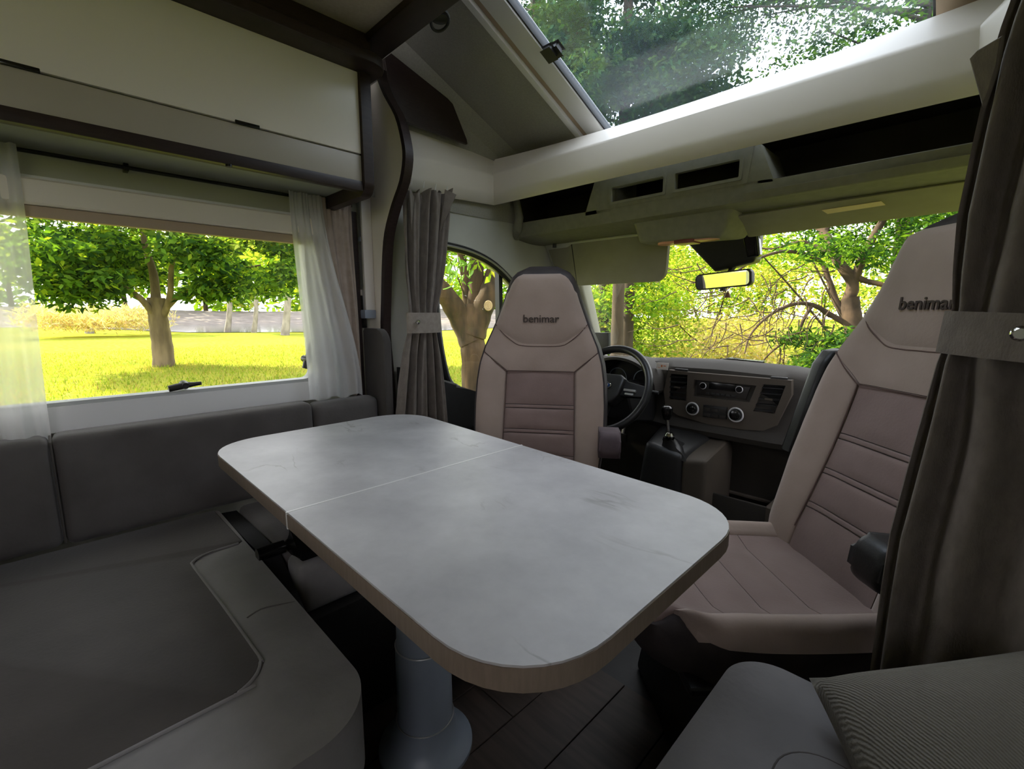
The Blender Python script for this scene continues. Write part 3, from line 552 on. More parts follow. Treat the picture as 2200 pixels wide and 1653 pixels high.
# stack bezel with openings for vents, radio, climate panel
st_out = [(1436, 795), (1478, 800), (1700, 818), (1700, 850), (1668, 915), (1640, 926), (1600, 924), (1520, 912), (1455, 892), (1430, 875), (1426, 840)]
h_v1 = [(1438, 803), (1477, 806), (1474, 862), (1436, 858)]; h_rd = [(1491, 816), (1625, 829), (1610, 865), (1488, 852)]; h_v2 = [(1639, 826), (1688, 829), (1664, 890), (1618, 884)]
bm = plate_hole(B(), PF(st_out), [PF(h_v1), PF(h_rd), PF(h_v2)], (0, 0.03, 0)); mk('stack_bezel', bm, dash_g, da)
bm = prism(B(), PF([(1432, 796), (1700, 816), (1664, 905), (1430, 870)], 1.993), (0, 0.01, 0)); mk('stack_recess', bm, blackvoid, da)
def vent(q, name='air_vent'):
    P = PF(q, 1.985); o = mk(name, prism(B(), [p + Vector((0, 0.004, 0)) for p in P], (0, 0.003, 0)), gloss_blk, da)
    for k in range(5):
        t = (k + 0.5) / 5; a, b2 = P[0].lerp(P[3], t), P[1].lerp(P[2], t)
        bm = hexa(B(), [a + Vector((0.003, -0.008, -0.003)), b2 + Vector((-0.003, -0.008, -0.003)), b2 + Vector((-0.003, 0.004, 0.001)), a + Vector((0.003, 0.004, 0.001)), a + Vector((0.003, -0.008, 0.0)), b2 + Vector((-0.003, -0.008, 0.0)), b2 + Vector((-0.003, 0.004, 0.004)), a + Vector((0.003, 0.004, 0.004))]); mk('slat', bm, black_pl, o)
    c = (P[0] + P[1] + P[2] + P[3]) / 4; mk('vent_tab', box(B(), (c.x - 0.012, c.x + 0.016), (c.y - 0.014, c.y - 0.006), (c.z - 0.003, c.z + 0.004), 0.002), dash_g, o)
vent(h_v1); vent(h_v2)
P = PF([(1498, 820), (1612, 832), (1602, 860), (1496, 848)], 1.982); rd = mk('radio', prism(B(), P, (0, 0.02, 0), 0.004), mat('radio_face', (0.028, 0.025, 0.022), 0.3), da)
for u, v in ((1511, 829), (1589, 837)):
    q = PY(u, v, 1.975); Mx = Matrix.Rotation(math.pi / 2, 4, 'X')
    mk('radio_knob', lathe(B(), [(0.0125, -0.008), (0.0125, 0.006), (0.011, 0.012)], q, 20, Mx), gloss_blk, rd)
    mk('knob_ring', tube(B(), [q + Vector((0.0125 * math.cos(a), -0.004, 0.0125 * math.sin(a))) for a in [k * math.pi / 10 for k in range(20)]], 0.0024, 6, True), silver, rd)
q = PY(1550, 831, 1.976); mk('display', box(B(), (q.x - 0.055, q.x + 0.055), (1.9785, 1.984), (q.z - 0.016, q.z + 0.014), 0.002), gloss_blk, rd)
for k in range(6):
    q = PY(1520 + 11 * k, 846 + 1.1 * k, 1.976); mk('button', box(B(), (q.x - 0.008, q.x + 0.008), (1.976, 1.984), (q.z - 0.004, q.z + 0.004), 0.0015), black_pl, rd)
P = PF([(1511, 870), (1562, 876), (1560, 902), (1509, 896)], 1.966); cp = mk('climate_panel', prism(B(), P, (0, 0.02, 0), 0.003), black_pl, da)
for k in range(3):
    for r_ in range(2):
        q = PY(1519 + 17 * k, 880 + 12 * r_ + 2 * k, 1.964); mk('button', box(B(), (q.x - 0.013, q.x + 0.013), (1.963, 1.970), (q.z - 0.007, q.z + 0.007), 0.002), dash_m, cp)
for u, v, rr in ((1489, 878, 0.026), (1582, 891, 0.028)):
    q = PY(u, v, 1.966); Mx = Matrix.Rotation(math.pi / 2, 4, 'X')
    kb = mk('climate_knob', lathe(B(), [(rr, -0.01), (rr, 0.006), (rr * 0.8, 0.012), (rr * 0.75, 0.022), (rr * 0.6, 0.024)], q, 28, Mx), gloss_blk, da)
    mk('knob_ring', tube(B(), [q + Vector((rr * math.cos(a), -0.007, rr * math.sin(a))) for a in [k * math.pi / 14 for k in range(28)]], 0.0036, 8, True), silver, kb)
P = PF([(1643, 888), (1668, 890), (1660, 900), (1612, 897), (1616, 888)], 1.968)
for u, v in ((1464, 796), (1674, 814)):
    q = PY(u, v, 1.985); o = mk('top_catch', box(B(), (q.x - 0.03, q.x + 0.03), (q.y - 0.006, q.y + 0.01), (q.z - 0.005, q.z + 0.007), 0.004), black_pl, da)
q = [PY(u, v, 1.985) for u, v in ((1414, 779), (1439, 780), (1437, 795), (1412, 793))]
o = mk('sticker', prism(B(), [k + Vector((0, -0.012, 0)) for k in q], (0, 0.002, 0)), sticker_m, da, smooth=0, label='small white warning label with orange print')
c = (q[0] + q[1] + q[2] + q[3]) / 4
bm = B(); box(bm, (c.x - 0.006, c.x + 0.002), (c.y - 0.0128, c.y - 0.0118), (c.z - 0.004, c.z + 0.006)); box(bm, (c.x + 0.006, c.x + 0.018), (c.y - 0.0128, c.y - 0.0118), (c.z + 0.000, c.z + 0.004)); box(bm, (c.x - 0.02, c.x - 0.01), (c.y - 0.0128, c.y - 0.0118), (c.z - 0.008, c.z - 0.006)); mk('print', bm, orange_m, o, smooth=0)
bm = prism(B(), [PY(u, v, 2.13) for u, v in ((1535, 774), (1565, 769), (1570, 772), (1640, 777), (1640, 781), (1540, 777))], (0, 0.05, 0), 0.003); mk('top_tray_edge', bm, gloss_blk, da)
# lower half: glove flap latch, 12 V socket, side seam, bin, tower
q = PY(1570, 955, 2.055); mk('flap_latch', box(B(), (q.x - 0.10, q.x + 0.06), (2.045, 2.06), (q.z - 0.006, q.z + 0.006), 0.004), gloss_blk, da)
q = PY(1617, 960, 2.058); mk('power_socket', lathe(B(), [(0.028, -0.01), (0.03, 0.004), (0.022, 0.012), (0.02, 0.004)], q, 24, Matrix.Rotation(math.pi / 2, 4, 'X')), gloss_blk, da)
bm = plate_hole(B(), [(x, 2.045, z) for x, z in rrect(-0.83, -0.435, 0.335, 0.572, 0.01, 2)], [[(x, 2.045, z) for x, z in rrect(-0.822, -0.443, 0.343, 0.564, 0.008, 2)]], (0, 0.02, 0)); mk('flap_seam', bm, dash_g, da)
bm = box(B(), (-0.765, -0.455), (1.86, 1.875), (0.15, 0.388), 0.006); box(bm, (-0.765, -0.455), (1.875, 2.09), (0.15, 0.20)); mk('bin', bm, dash_m, da)
bm = box(B(), (-0.505, -0.455), (1.858, 2.09), (0.15, 0.392), 0.012, 3); mk('bin_end', bm, dash_g, da)
bm = hexa(B(), [(-1.02, 1.72, 0.0), (-0.78, 1.72, 0.0), (-0.76, 2.1, 0.0), (-1.05, 2.1, 0.0), (-0.96, 1.76, 0.575), (-0.80, 1.76, 0.545), (-0.76, 2.06, 0.62), (-1.02, 2.06, 0.62)], 0.03, 4); mk('gear_console', bm, black_pl, da)
bm = hexa(B(), [(-0.80, 1.76, 0.2), (-0.70, 1.76, 0.2), (-0.70, 2.06, 0.2), (-0.80, 2.06, 0.2), (-0.80, 1.77, 0.525), (-0.70, 1.77, 0.545), (-0.70, 2.06, 0.60), (-0.80, 2.06, 0.60)], 0.018, 3); mk('side_pod', bm, dash_g, da)
# instrument hood
def hood(u, v):
    a = math.pi * (0.02 + 0.96 * u); x = -1.18 - 0.175 * math.cos(a); z = 0.74 + 0.165 * math.sin(a) ** 0.75; return Vector((x, 1.90 + 0.20 * v - 0.04 * math.sin(a) * (1 - v), z - 0.01 * v))
mk('instrument_hood', grid(B(), hood, 28, 5, lambda u, v: hood(u, v) * 1.0 + Vector(((hood(u, v).x + 1.18) * 0.05, 0, 0.012))), dash_m, da)
bm = prism(B(), [(-1.18 - 0.168 * math.cos(math.pi * k / 20), 1.99, 0.74 + 0.15 * math.sin(math.pi * k / 20) ** 0.75) for k in range(21)], (0, 0.02, 0)); ip = mk('instrument_panel', bm, gloss_blk, da)
for x in (-1.25, -1.11): mk('dial_ring', tube(B(), [(x + 0.05 * math.cos(a), 1.987, 0.80 + 0.05 * math.sin(a)) for a in [k * math.pi / 12 for k in range(24)]], 0.002, 6, True), steelgrey, ip)
# column, wheel
wh = thing('steering_wheel', 'black steering wheel behind the turned driver seat', 'steering wheel', (-1.115, 1.70, 0.79))
tilt = math.radians(28); WM = Matrix.Translation(Vector((-1.115, 1.695, 0.795))) @ Matrix.Rotation(-tilt, 4, 'X')   # local x right, z up in wheel plane, -y toward the driver
R = 0.19
bm = tube(B(), [WM @ Vector((R * math.cos(a), 0, R * math.sin(a))) for a in [k * math.pi / 24 for k in range(48)]], 0.0165, 14, True); mk('rim', bm, rubber, wh)
bm = prism(B(), [(x, -0.03, z) for x, z in ((-0.085, 0.045), (-0.06, 0.062), (0.06, 0.062), (0.085, 0.045), (0.078, -0.03), (0.045, -0.075), (-0.045, -0.075), (-0.078, -0.03))], (0, 0.06, 0), 0.016, 4); bmesh.ops.transform(bm, matrix=WM, verts=bm.verts); hubp = mk('hub', bm, black_pl, wh)
for s in (-1, 1):
    bm = hexa(B(), [(s * 0.06, -0.012, -0.03), (s * 0.185, -0.006, -0.02), (s * 0.185, 0.012, -0.02), (s * 0.06, 0.02, -0.03), (s * 0.06, -0.012, 0.045), (s * 0.185, -0.006, 0.028), (s * 0.185, 0.012, 0.028), (s * 0.06, 0.02, 0.045)], 0.006, 3); bmesh.ops.transform(bm, matrix=WM, verts=bm.verts); sp = mk('spoke', bm, black_pl, wh)
    bm = box(B(), (min(s * 0.09, s * 0.145), max(s * 0.09, s * 0.145)), (-0.02, -0.008), (-0.006, 0.004), 0.002); box(bm, (min(s * 0.10, s * 0.14), max(s * 0.10, s * 0.14)), (-0.02, -0.008), (-0.022, -0.013), 0.002); bmesh.ops.transform(bm, matrix=WM, verts=bm.verts); mk('control_buttons', bm, alu, sp)
bm = hexa(B(), [(-0.03, -0.006, -0.185), (0.03, -0.006, -0.185), (0.03, 0.01, -0.185), (-0.03, 0.01, -0.185), (-0.035, -0.012, -0.06), (0.035, -0.012, -0.06), (0.035, 0.02, -0.06), (-0.035, 0.02, -0.06)], 0.006, 3); bmesh.ops.transform(bm, matrix=WM, verts=bm.verts); mk('spoke', bm, black_pl, wh)
EM = WM @ Matrix.Translation(Vector((0, -0.031, 0.005))) @ Matrix.Rotation(math.pi / 2, 4, 'X')
bm = lathe(B(), [(0.024, -0.002), (0.024, 0.002), (0.022, 0.003)], n=28); bmesh.ops.scale(bm, vec=(1.35, 0.58, 1), verts=bm.verts); bmesh.ops.transform(bm, matrix=EM, verts=bm.verts); em = mk('emblem', bm, blue_m, wh, label='blue oval emblem in a chrome ring')
mk('emblem_ring', tube(B(), [EM @ Vector((0.0325 * math.cos(a), 0.0142 * math.sin(a), 0.003)) for a in [k * math.pi / 14 for k in range(28)]], 0.0022, 6, True), chrome, em)
mk('emblem_script', text_bm('Ford', 0.020, EM @ Matrix.Translation(Vector((0, 0, 0.0035))) @ Matrix.Shear('XY', 4, (0.25, 0)), 0.0005), alu, em, smooth=0)
bm = hexa(B(), [(-1.19, 1.80, 0.64), (-1.04, 1.80, 0.64), (-1.04, 2.02, 0.60), (-1.19, 2.02, 0.60), (-1.18, 1.74, 0.80), (-1.05, 1.74, 0.80), (-1.05, 2.02, 0.80), (-1.18, 2.02, 0.80)], 0.02, 3); mk('column_shroud', bm, black_pl, da)
q = PY(1346, 893, 1.93); ig = mk('ignition_lock', lathe(B(), [(0.026, -0.01), (0.028, 0.004), (0.020, 0.010)], q, 20, Matrix.Rotation(math.pi / 2, 4, 'X')), black_pl, da)
mk('lock_barrel', lathe(B(), [(0.012, 0.006), (0.012, 0.016)], q, 16, Matrix.Rotation(math.pi / 2, 4, 'X')), chrome, ig)
for s, e in ((-1, (-1.32, 1.80, 0.80)), (1, (-0.93, 1.80, 0.785))):
    bm = tube(B(), [(-1.115 + s * 0.05, 1.80, 0.775), (-1.115 + s * 0.13, 1.795, 0.785), e], [0.008, 0.010, 0.007], 10); mk('control_stalk', bm, black_pl, da)
# gear lever
gl = thing('gear_lever', 'gear lever with glossy black knob and chrome collar on the centre console', 'gear lever', tuple(PY(1437, 940, 1.80)))
q = PY(1438, 936, 1.80); kx = PY(1433, 888, 1.80)
def boot(u, v):
    a = 2 * math.pi * u; s = 0.022 + (0.075 - 0.022) * v ** 1.3; sq = 1 / max(abs(math.cos(a)), abs(math.sin(a))) ** 0.6
    return Vector((q.x + 0.03 * v + s * sq * math.cos(a), q.y + 0.05 * v + s * sq * math.sin(a) * 1.15, q.z - 0.012 - 0.075 * v + 0.004 * math.sin(6 * a + 9 * v)))
mk('gaiter', grid(B(), boot, 40, 10), mat('black_leatherette', (0.010, 0.010, 0.010), 0.4), gl)
mk('shaft', tube(B(), [q + Vector((0, 0, -0.02)), kx + Vector((0, 0, -0.01))], 0.007, 12), chrome, gl)
mk('collar', lathe(B(), [(0.016, -0.012), (0.020, 0.0), (0.014, 0.012)], q, 20), chrome, gl)
bm = lathe(B(), [(0.012, -0.028), (0.019, -0.012), (0.0235, 0.010), (0.0225, 0.024), (0.015, 0.031), (0.004, 0.033)], kx, 24); kn = mk('knob', bm, gloss_blk, gl)
for k in range(3): tube_b = tube(B(), [kx + Vector((-0.010 + 0.010 * k, -0.006, 0.0335)), kx + Vector((-0.010 + 0.010 * k, 0.010, 0.0335))], 0.0008, 5); mk('shift_pattern', tube_b, chrome, kn)
# dark box of the cradle standing on the dash behind the driver seat
ph = thing('display_unit', 'black box-shaped display unit standing on the dash beyond the wheel', 'display', tuple(PY(1283, 762, 2.05)))
P = [PY(u, v, 2.05) for u, v in ((1258, 715), (1306, 715), (1306, 762), (1258, 766))]
mk('case', prism(B(), P, (0, 0.03, 0), 0.004), black_pl, ph)
c = (P[2] + P[3]) / 2; mk('stand', box(B(), (c.x - 0.02, c.x + 0.02), (2.055, 2.08), (c.z - 0.035, c.z + 0.004), 0.004), black_pl, ph)
# pedals
pd = thing('brake_pedal', 'metal brake pedal in the dark driver footwell', 'pedal', tuple(PY(1335, 940, 2.0)))
q = PY(1334, 940, 1.98); mk('pad', box(B(), (q.x - 0.03, q.x + 0.03), (q.y, q.y + 0.015), (q.z - 0.02, q.z + 0.02), 0.004), rubber, pd); mk('arm', tube(B(), [q + Vector((0, 0.012, 0.01)), q + Vector((0, 0.08, 0.16))], 0.008, 8), alu, pd)
# ------------------------------------------------------------------ captain seats
WID = [(-0.01, 0.055), (0.0, 0.078), (0.008, 0.095), (0.02, 0.110), (0.045, 0.127), (0.09, 0.144), (0.135, 0.158), (0.237, 0.196), (0.316, 0.230), (0.38, 0.248), (0.45, 0.258), (0.54, 0.263), (0.65, 0.262), (0.82, 0.240), (0.90, 0.22)]
def bw(d):
    for (a, va), (b, vb) in zip(WID[:-1], WID[1:]):
        if d <= b: return va + (vb - va) * max(0, (d - a)) / (b - a)
    return WID[-1][1]
def sstep(a, b, x):
    t = min(1, max(0, (x - a) / (b - a))); return t * t * (3 - 2 * t)
ZT = 1.275; ZC = 0.455; ZU = 0.372; TILT = [0.0]
def bsurf(x, d, lift=0.0):     # front surface of the backrest: x across, d down from the top edge
    h = ZT - d - ZC; wv = bw(d); s = min(1.0, abs(x) / wv)
    y = -0.215 - 0.13 * h / 0.82 - 0.03 * math.sin(math.pi * min(1, max(0, h / 0.82)))
    y += 0.055 * (max(0, s - 0.35) / 0.65) ** 2 * sstep(0.10, 0.42, d) * 0.9
    y -= 0.05 * max(0, s - 0.80) ** 1.5 * 4
    y += 0.015 * sstep(0.32, 0.05, d) - 0.045 * max(0, 0.035 - d) / 0.035
    return Vector((x, y + lift - TILT[0] * h, ZT - d))
def patch(name, d0, d1, xl, xr, m, parent, puff=0.006, nu=14, nv=18, lift=0.0, **kw):
    def f(u, v):
        d = d0 + (d1 - d0) * v; x = xl(d) + (xr(d) - xl(d)) * u
        e = (1 - abs(2 * u - 1) ** 5) * (1 - abs(2 * v - 1) ** 5)
        return bsurf(x, d, 0.0015 + lift + puff * e)
    def g(u, v):
        d = d0 + (d1 - d0) * v; x = xl(d) + (xr(d) - xl(d)) * u
        return bsurf(x, d, -0.006)
    return mk(name, grid(B(), f, nu, nv, g), m, parent, smooth=60, local=True, **kw)
seam_m = mat('dark_seam_thread', (0.12, 0.075, 0.062), 0.9)
def lerp(a, b, t): return a + (b - a) * min(1, max(0, t))
def make_seat(label, loc, rot, arm, arm_col, recline=0.0, base_z=0.0, sc=1.0, up=False):
    t = thing('captain_seat', label, 'seat', loc, rot, None); t.scale = (sc, sc, sc); TILT[0] = recline
    def shell(u, v):
        d = -0.008 + 0.93 * v; return bsurf((2 * u - 1) * bw(d), d, -0.004)
    def shellb(u, v):
        d = -0.008 + 0.93 * v; s = 2 * u - 1; p = bsurf(s * bw(d) * 1.05, d, 0); return Vector((p.x, -0.30 - TILT[0] * (ZT - d - ZC) - 0.13 * (ZT - d - ZC) / 0.82 - 0.03 * (1 - s * s) - 0.01 * sstep(0, 0.2, d), p.z))
    bk = mk('backrest', grid(B(), shell, 24, 40, shellb), seat_edge, t, smooth=60, local=True)
    mg = 0.007
    # upholstery panels in the order of the sewing: head panel, yoke, side bolsters, quilted centre
    hp = lambda d: min(bw(d) - mg, bw(d - 0.026) - 0.004) if d < 0.1 else bw(d) - mg if d < 0.235 else lerp(bw(0.235) - mg, 0.090, (d - 0.235) / 0.075) if d < 0.30 else lerp(0.100, 0.088, (d - 0.30) / 0.012)
    patch('head_panel', 0.026, 0.312, lambda d: -hp(d), hp, seat_light, t, 0.010, 18, 26, 0.002)
    yk = lambda d: bw(d) - mg if d < 0.335 else lerp(bw(0.335) - mg, 0.137, (d - 0.335) / 0.078)
    patch('yoke_panel', 0.215, 0.413, lambda d: -yk(d), yk, seat_light, t, 0.004, 18, 18)
    inn = lambda d: lerp(bw(0.335) - mg - 0.003, 0.139, (d - 0.338) / 0.078) if d < 0.416 else lerp(0.139, 0.148, (d - 0.416) / 0.4)
    patch('side_bolster', 0.340, 0.90, inn, lambda d: bw(d) - mg, seat_light, t, 0.008, 10, 30)
    patch('side_bolster', 0.340, 0.90, lambda d: -(bw(d) - mg), lambda d: -inn(d), seat_light, t, 0.008, 10, 30)
    ce = lambda d: lerp(0.1355, 0.1445, (d - 0.416) / 0.4)
    for a, b in ((0.417, 0.548), (0.551, 0.563), (0.566, 0.646), (0.649, 0.661), (0.664, 0.744), (0.747, 0.759), (0.762, 0.90)):
        patch('centre_panel', a, b, lambda d: -ce(d), ce, seat_dark, t, 0.005 if b - a > 0.03 else 0.002, 14, 8)
    # sewn seams
    def seam(P): mk('seam', tube(B(), smooth_pts([bsurf(x, d, 0.0052) for x, d in P], 4), 0.0019, 6), seam_m, t, smooth=60, local=True)
    seam([(-(bw(0.228) - mg), 0.226), (-0.155, 0.262), (-0.112, 0.298), (-0.085, 0.311), (-0.04, 0.3145), (0, 0.3145), (0.04, 0.3145), (0.085, 0.311), (0.112, 0.298), (0.155, 0.262), (bw(0.228) - mg, 0.226)])
    seam([(-0.137, 0.415), (-0.06, 0.4155), (0.06, 0.4155), (0.137, 0.415)])
    for s in (-1, 1):
        seam([(s * (bw(0.336) - mg), 0.336), (s * 0.185, 0.376), (s * 0.138, 0.415)]); seam([(s * 0.1375, 0.416), (s * 0.1405, 0.55), (s * 0.143, 0.66), (s * 0.1465, 0.82)])
    # embroidered name
    p0 = bsurf(0, 0.205, 0.0155); pa, pb = bsurf(0, 0.18, 0), bsurf(0, 0.23, 0)
    M = frame(p0, (-1, 0, 0), pa - pb)
    mk('embroidery', text_bm('benimar', 0.044, M @ Matrix.Scale(1.0, 4), 0.0012, 0.0006), logo_m, t, smooth=0, local=True, label='brown embroidered lettering')
    bm = box(B(), (0.050, 0.076), (-0.0225, -0.0185), (-0.001, 0.0015)); bmesh.ops.transform(bm, matrix=M @ Matrix.Rotation(0, 4, 'Z') @ Matrix.Translation(Vector((-0.148, 0.0185, 0))), verts=bm.verts); bm.free()
    # cushion
    def cus(u, v, dz=0.0, fr=0.0):
        s = 2 * u - 1; y = -0.23 + 0.56 * v
        wv = 0.226 + 0.015 * math.sin(math.pi * v) - 0.05 * sstep(0.80, 1.0, v)
        yy = y - 0.07 * abs(s) ** 3 * sstep(0.5, 1.0, v)
        z = ZU + 0.015 + 0.030 * max(0, abs(s) - 0.55) / 0.45 + 0.02 * v - 0.05 * sstep(0.86, 1.0, v) ** 1.5 - 0.055 * max(0, abs(s) - 0.84) ** 1.3 / 0.16 ** 1.3 * 0.5
        return Vector((s * wv, yy, z + dz))
    def cusb(u, v):
        p = cus(u, v); c = Vector((p.x * 0.95, p.y * 0.96 - 0.004, ZU - 0.10)); return c
    cs = mk('cushion', grid(B(), lambda u, v: cus(u, v, -0.005), 26, 26, cusb), seat_edge, t, smooth=60, local=True)
    def cpatch(name, u0, u1, v0, v1, m, puff=0.006):
        def f(u, v):
            e = (1 - abs(2 * u - 1) ** 5) * (1 - abs(2 * v - 1) ** 5); return cus(u0 + (u1 - u0) * u, v0 + (v1 - v0) * v, 0.0015 + puff * e)
        return mk(name, grid(B(), f, 14, 14, lambda u, v: cus(u0 + (u1 - u0) * u, v0 + (v1 - v0) * v, -0.012)), m, t, smooth=60, local=True)
    for a, b in ((0.0, 0.30), (0.303, 0.50), (0.503, 0.70), (0.703, 0.985)): cpatch('cushion_panel', 0.115, 0.885, a, b, seat_dark if b < 0.9 else seat_dark, 0.005)
    for u0, u1 in ((0.0, 0.112), (0.888, 1.0)):
        def f(u, v, u0=u0, u1=u1):
            q = cus(u0 + (u1 - u0) * u, 0.92 * v, 0); e = (1 - abs(2 * u - 1) ** 2.2); tp = (1 - sstep(0.7, 1.0, v) * 0.8)
            s = 1 if u0 > 0.5 else -1
            return Vector((q.x + s * 0.012 * tp * e, q.y, q.z + 0.004 + 0.022 * e * tp))
        def g(u, v, u0=u0, u1=u1):
            q = cus(u0 + (u1 - u0) * u, 0.92 * v, 0); s = (1 if u0 > 0.5 else -1); k = u if s > 0 else 1 - u
            return Vector((q.x + s * 0.006 * k, q.y, q.z - 0.010 - 0.014 * k))
        mk('cushion_bolster', grid(B(), f, 12, 24, g), seat_light, t, smooth=70, local=True)
    # base
    bm = box(B(), (-0.22, 0.22), (-0.22, 0.24), (0.255, ZU - 0.095), 0.02, 3); mk('seat_pan', bm, black_pl, t, local=True)
    bm = lathe(B(), [(0.20, 0.235), (0.20, 0.254)], n=32); mk('swivel_plate', bm, gloss_blk, t, local=True)
    bm = hexa(B(), [(-0.21, -0.21, base_z), (0.21, -0.21, base_z), (0.21, 0.21, base_z), (-0.21, 0.21, base_z), (-0.18, -0.18, 0.236), (0.18, -0.18, 0.236), (0.18, 0.18, 0.236), (-0.18, 0.18, 0.236)], 0.01); mk('pedestal', bm, black_pl, t, local=True)
    # armrests
    for s, m in arm:
        bm = B(); M2 = Matrix.Rotation(math.radians(6), 4, 'X')
        prism(bm, [(s * 0.272 - 0.040, y, z) for y, z in rrect(-0.22, -0.03, -0.05, 0.045, 0.030)], (0.076, 0, 0), 0.018, 3)
        bmesh.ops.transform(bm, matrix=Matrix.Translation(Vector((0, -0.02, arm_col))) @ M2, verts=bm.verts)
        mk('armrest', bm, m, t, smooth=60, local=True)
    if up:
        a, b = bsurf(0, 0.34, 0), bsurf(0, 0.66, 0); dv = (a - b).normalized(); pv = Vector((0, dv.z, -dv.y))
        bm = B(); q = [b + Vector((0.275, -0.03, 0)) + dv * u + pv * k for u, k in ((0, -0.045), (0.28, -0.05), (0.325, -0.035), (0.34, 0), (0.325, 0.03), (0.28, 0.045), (0, 0.045))]
        prism(bm, q, (0.055, 0, 0), 0.014, 3); mk('armrest', bm, black_pl, t, smooth=60, local=True)
    return t
make_seat('rose-beige captain seat turned round in front of the steering wheel', (-1.077, 1.164, 0.012), math.radians(-144), [(-1, arm_fab)], 0.635, -0.007, -0.008, 1.013)
make_seat('rose-beige captain seat on the passenger side, half hidden by the big dark curtain', (-0.351, 1.226, 0.035), math.radians(137), [(-1, black_pl)], 0.59, 0.076, -0.03, 1.035, True)

# ------------------------------------------------------------------ table
tb = thing('dinette_table', 'stone-patterned dinette table with rounded corners on a grey pedestal', 'table', (-0.905, 0.60, 0))
def tbl(n=10, inset=0.0):
    P = []
    for (cx, cy, a0) in ((-0.268, 0.918, 0), (-1.545, 0.955, 90), (-1.545, 0.283, 180), (-0.268, 0.283, 270)):
        sx = -1 if cx > -0.9 else 1; sy = -1 if cy > 0.6 else 1; q = 0.15
        for k in range(n + 1):
            a = math.radians(a0 + 90 * k / n); ca, sa = math.cos(a), math.sin(a)
            f = lambda c: math.copysign(abs(c) ** 0.92, c)
            P.append((cx + sx * q + q * f(ca), cy + sy * q + q * f(sa)))
    return [(x - math.copysign(inset, x + 0.9), y - math.copysign(inset, y - 0.6)) for x, y in P]
xs = -0.902
def half(P, right):
    out = []; n = len(P)
    for i in range(n):
        a, b = P[i], P[(i + 1) % n]; ia = (a[0] > xs) == right; ib = (b[0] > xs) == right
        if ia: out.append(a)
        if ia != ib: t = (xs - a[0]) / (b[0] - a[0]); out.append((xs + (0.001 if right else -0.001), a[1] + t * (b[1] - a[1])))
    return out
for right in (True, False):
    Pt = half(tbl(), right)
    e = mk('table_edge', prism(B(), [(x, y, 0.708) for x, y in Pt], (0, 0, 0.0295), 0.0015, 1), edge_m, tb)
    Pi = half(tbl(10, 0.0012), right)
    mk('table_leaf', prism(B(), [(x, y, 0.7372) for x, y in Pi], (0, 0, 0.0035), 0.001, 1), marble_m, tb)
ys = [y for x, y in half(tbl(), True) if abs(x - xs) < 0.01]
mk('joint_strip', box(B(), (xs - 0.0026, xs + 0.0026), (min(ys) - 0.0005, max(ys) + 0.0005), (0.707, 0.7412)), white_pl, tb, smooth=0)
bm = box(B(), (-1.38, -0.84), (0.335, 0.348), (0.645, 0.706), 0.004); mk('apron', bm, apron_m, tb)
bm = box(B(), (-1.38, -0.84), (0.85, 0.863), (0.645, 0.706), 0.004); mk('apron', bm, apron_m, tb)
bm = box(B(), (-1.38, -1.365), (0.349, 0.849), (0.645, 0.706), 0.004); mk('slide_bar', bm, apron_m, tb)
bm = box(B(), (-0.835, -0.70), (0.36, 0.84), (0.655, 0.706), 0.006); mk('slide_box', bm, black_pl, tb)
TX, TY = -0.905, 0.582
bm = lathe(B(), [(0.120, 0.004), (0.120, 0.014), (0.112, 0.022), (0.095, 0.032), (0.080, 0.055), (0.0735, 0.085), (0.072, 0.095)], (TX, TY, 0), 48); mk('base_flange', bm, steelgrey, tb)
bm = lathe(B(), [(0.0705, 0.09), (0.069, 0.30), (0.0675, 0.305)], (TX, TY, 0), 48); mk('lower_column', bm, steelgrey, tb)
bm = lathe(B(), [(0.0655, 0.30), (0.0625, 0.52), (0.0615, 0.525)], (TX, TY, 0), 48); mk('middle_column', bm, steelgrey, tb)
bm = lathe(B(), [(0.058, 0.52), (0.056, 0.70), (0.09, 0.704), (0.09, 0.707)], (TX, TY, 0), 48); mk('upper_column', bm, steelgrey, tb)
for z, r in ((0.095, 0.0725), (0.303, 0.0685)): mk('column_ring', tube(B(), [(TX + r * math.cos(a), TY + r * math.sin(a), z) for a in [k * math.pi / 20 for k in range(40)]], 0.0018, 6, True), alu, tb)

# ------------------------------------------------------------------ L-shaped bench
bb = thing('bench', 'dark wooden bench box under the L-shaped dinette seat', 'bench', (-1.2, -0.1, 0))
mk('front_box', box(B(), (XW + 0.003, -0.665), (-0.62, 0.275), (0.004, 0.358), 0.006), dark_wood, bb)
mk('side_box', box(B(), (XW + 0.003, -1.10), (0.276, 0.895), (0.004, 0.356), 0.006), black_pl, bb)
bc = thing('bench_cushion', 'grey suede bench seat cushion with pale edge panel and piping, in front of the table', 'cushion', (-1.14, 0.0, 0.36))
bm = prism(B(), [(x, y, 0.362) for x, y in rrect(-1.657, -0.605, -0.50, 0.318, 0.03, 16, rs=(0.115, 0.02, 0.02, 0.05))], (0, 0, 0.135), 0.045, 5); mk('edge_panel', bm, suede_l, bc, smooth=60)
ip = [(-1.652, -0.49), (-0.795, -0.49)] + [(-0.795 - 0.07 + 0.07 * math.cos(a), 0.205 - 0.07 + 0.07 * math.sin(a)) for a in [k * math.pi / 16 for k in range(9)]] + [(-1.10, 0.196), (-1.30, 0.186), (-1.335, 0.19), (-1.355, 0.215), (-1.36, 0.25), (-1.36, 0.300), (-1.37, 0.312), (-1.652, 0.306)]
bm = prism(B(), [(x, y, 0.470) for x, y in ip], (0, 0, 0.0315), 0.006, 3); mk('seat_panel', bm, suede_d, bc, smooth=60)
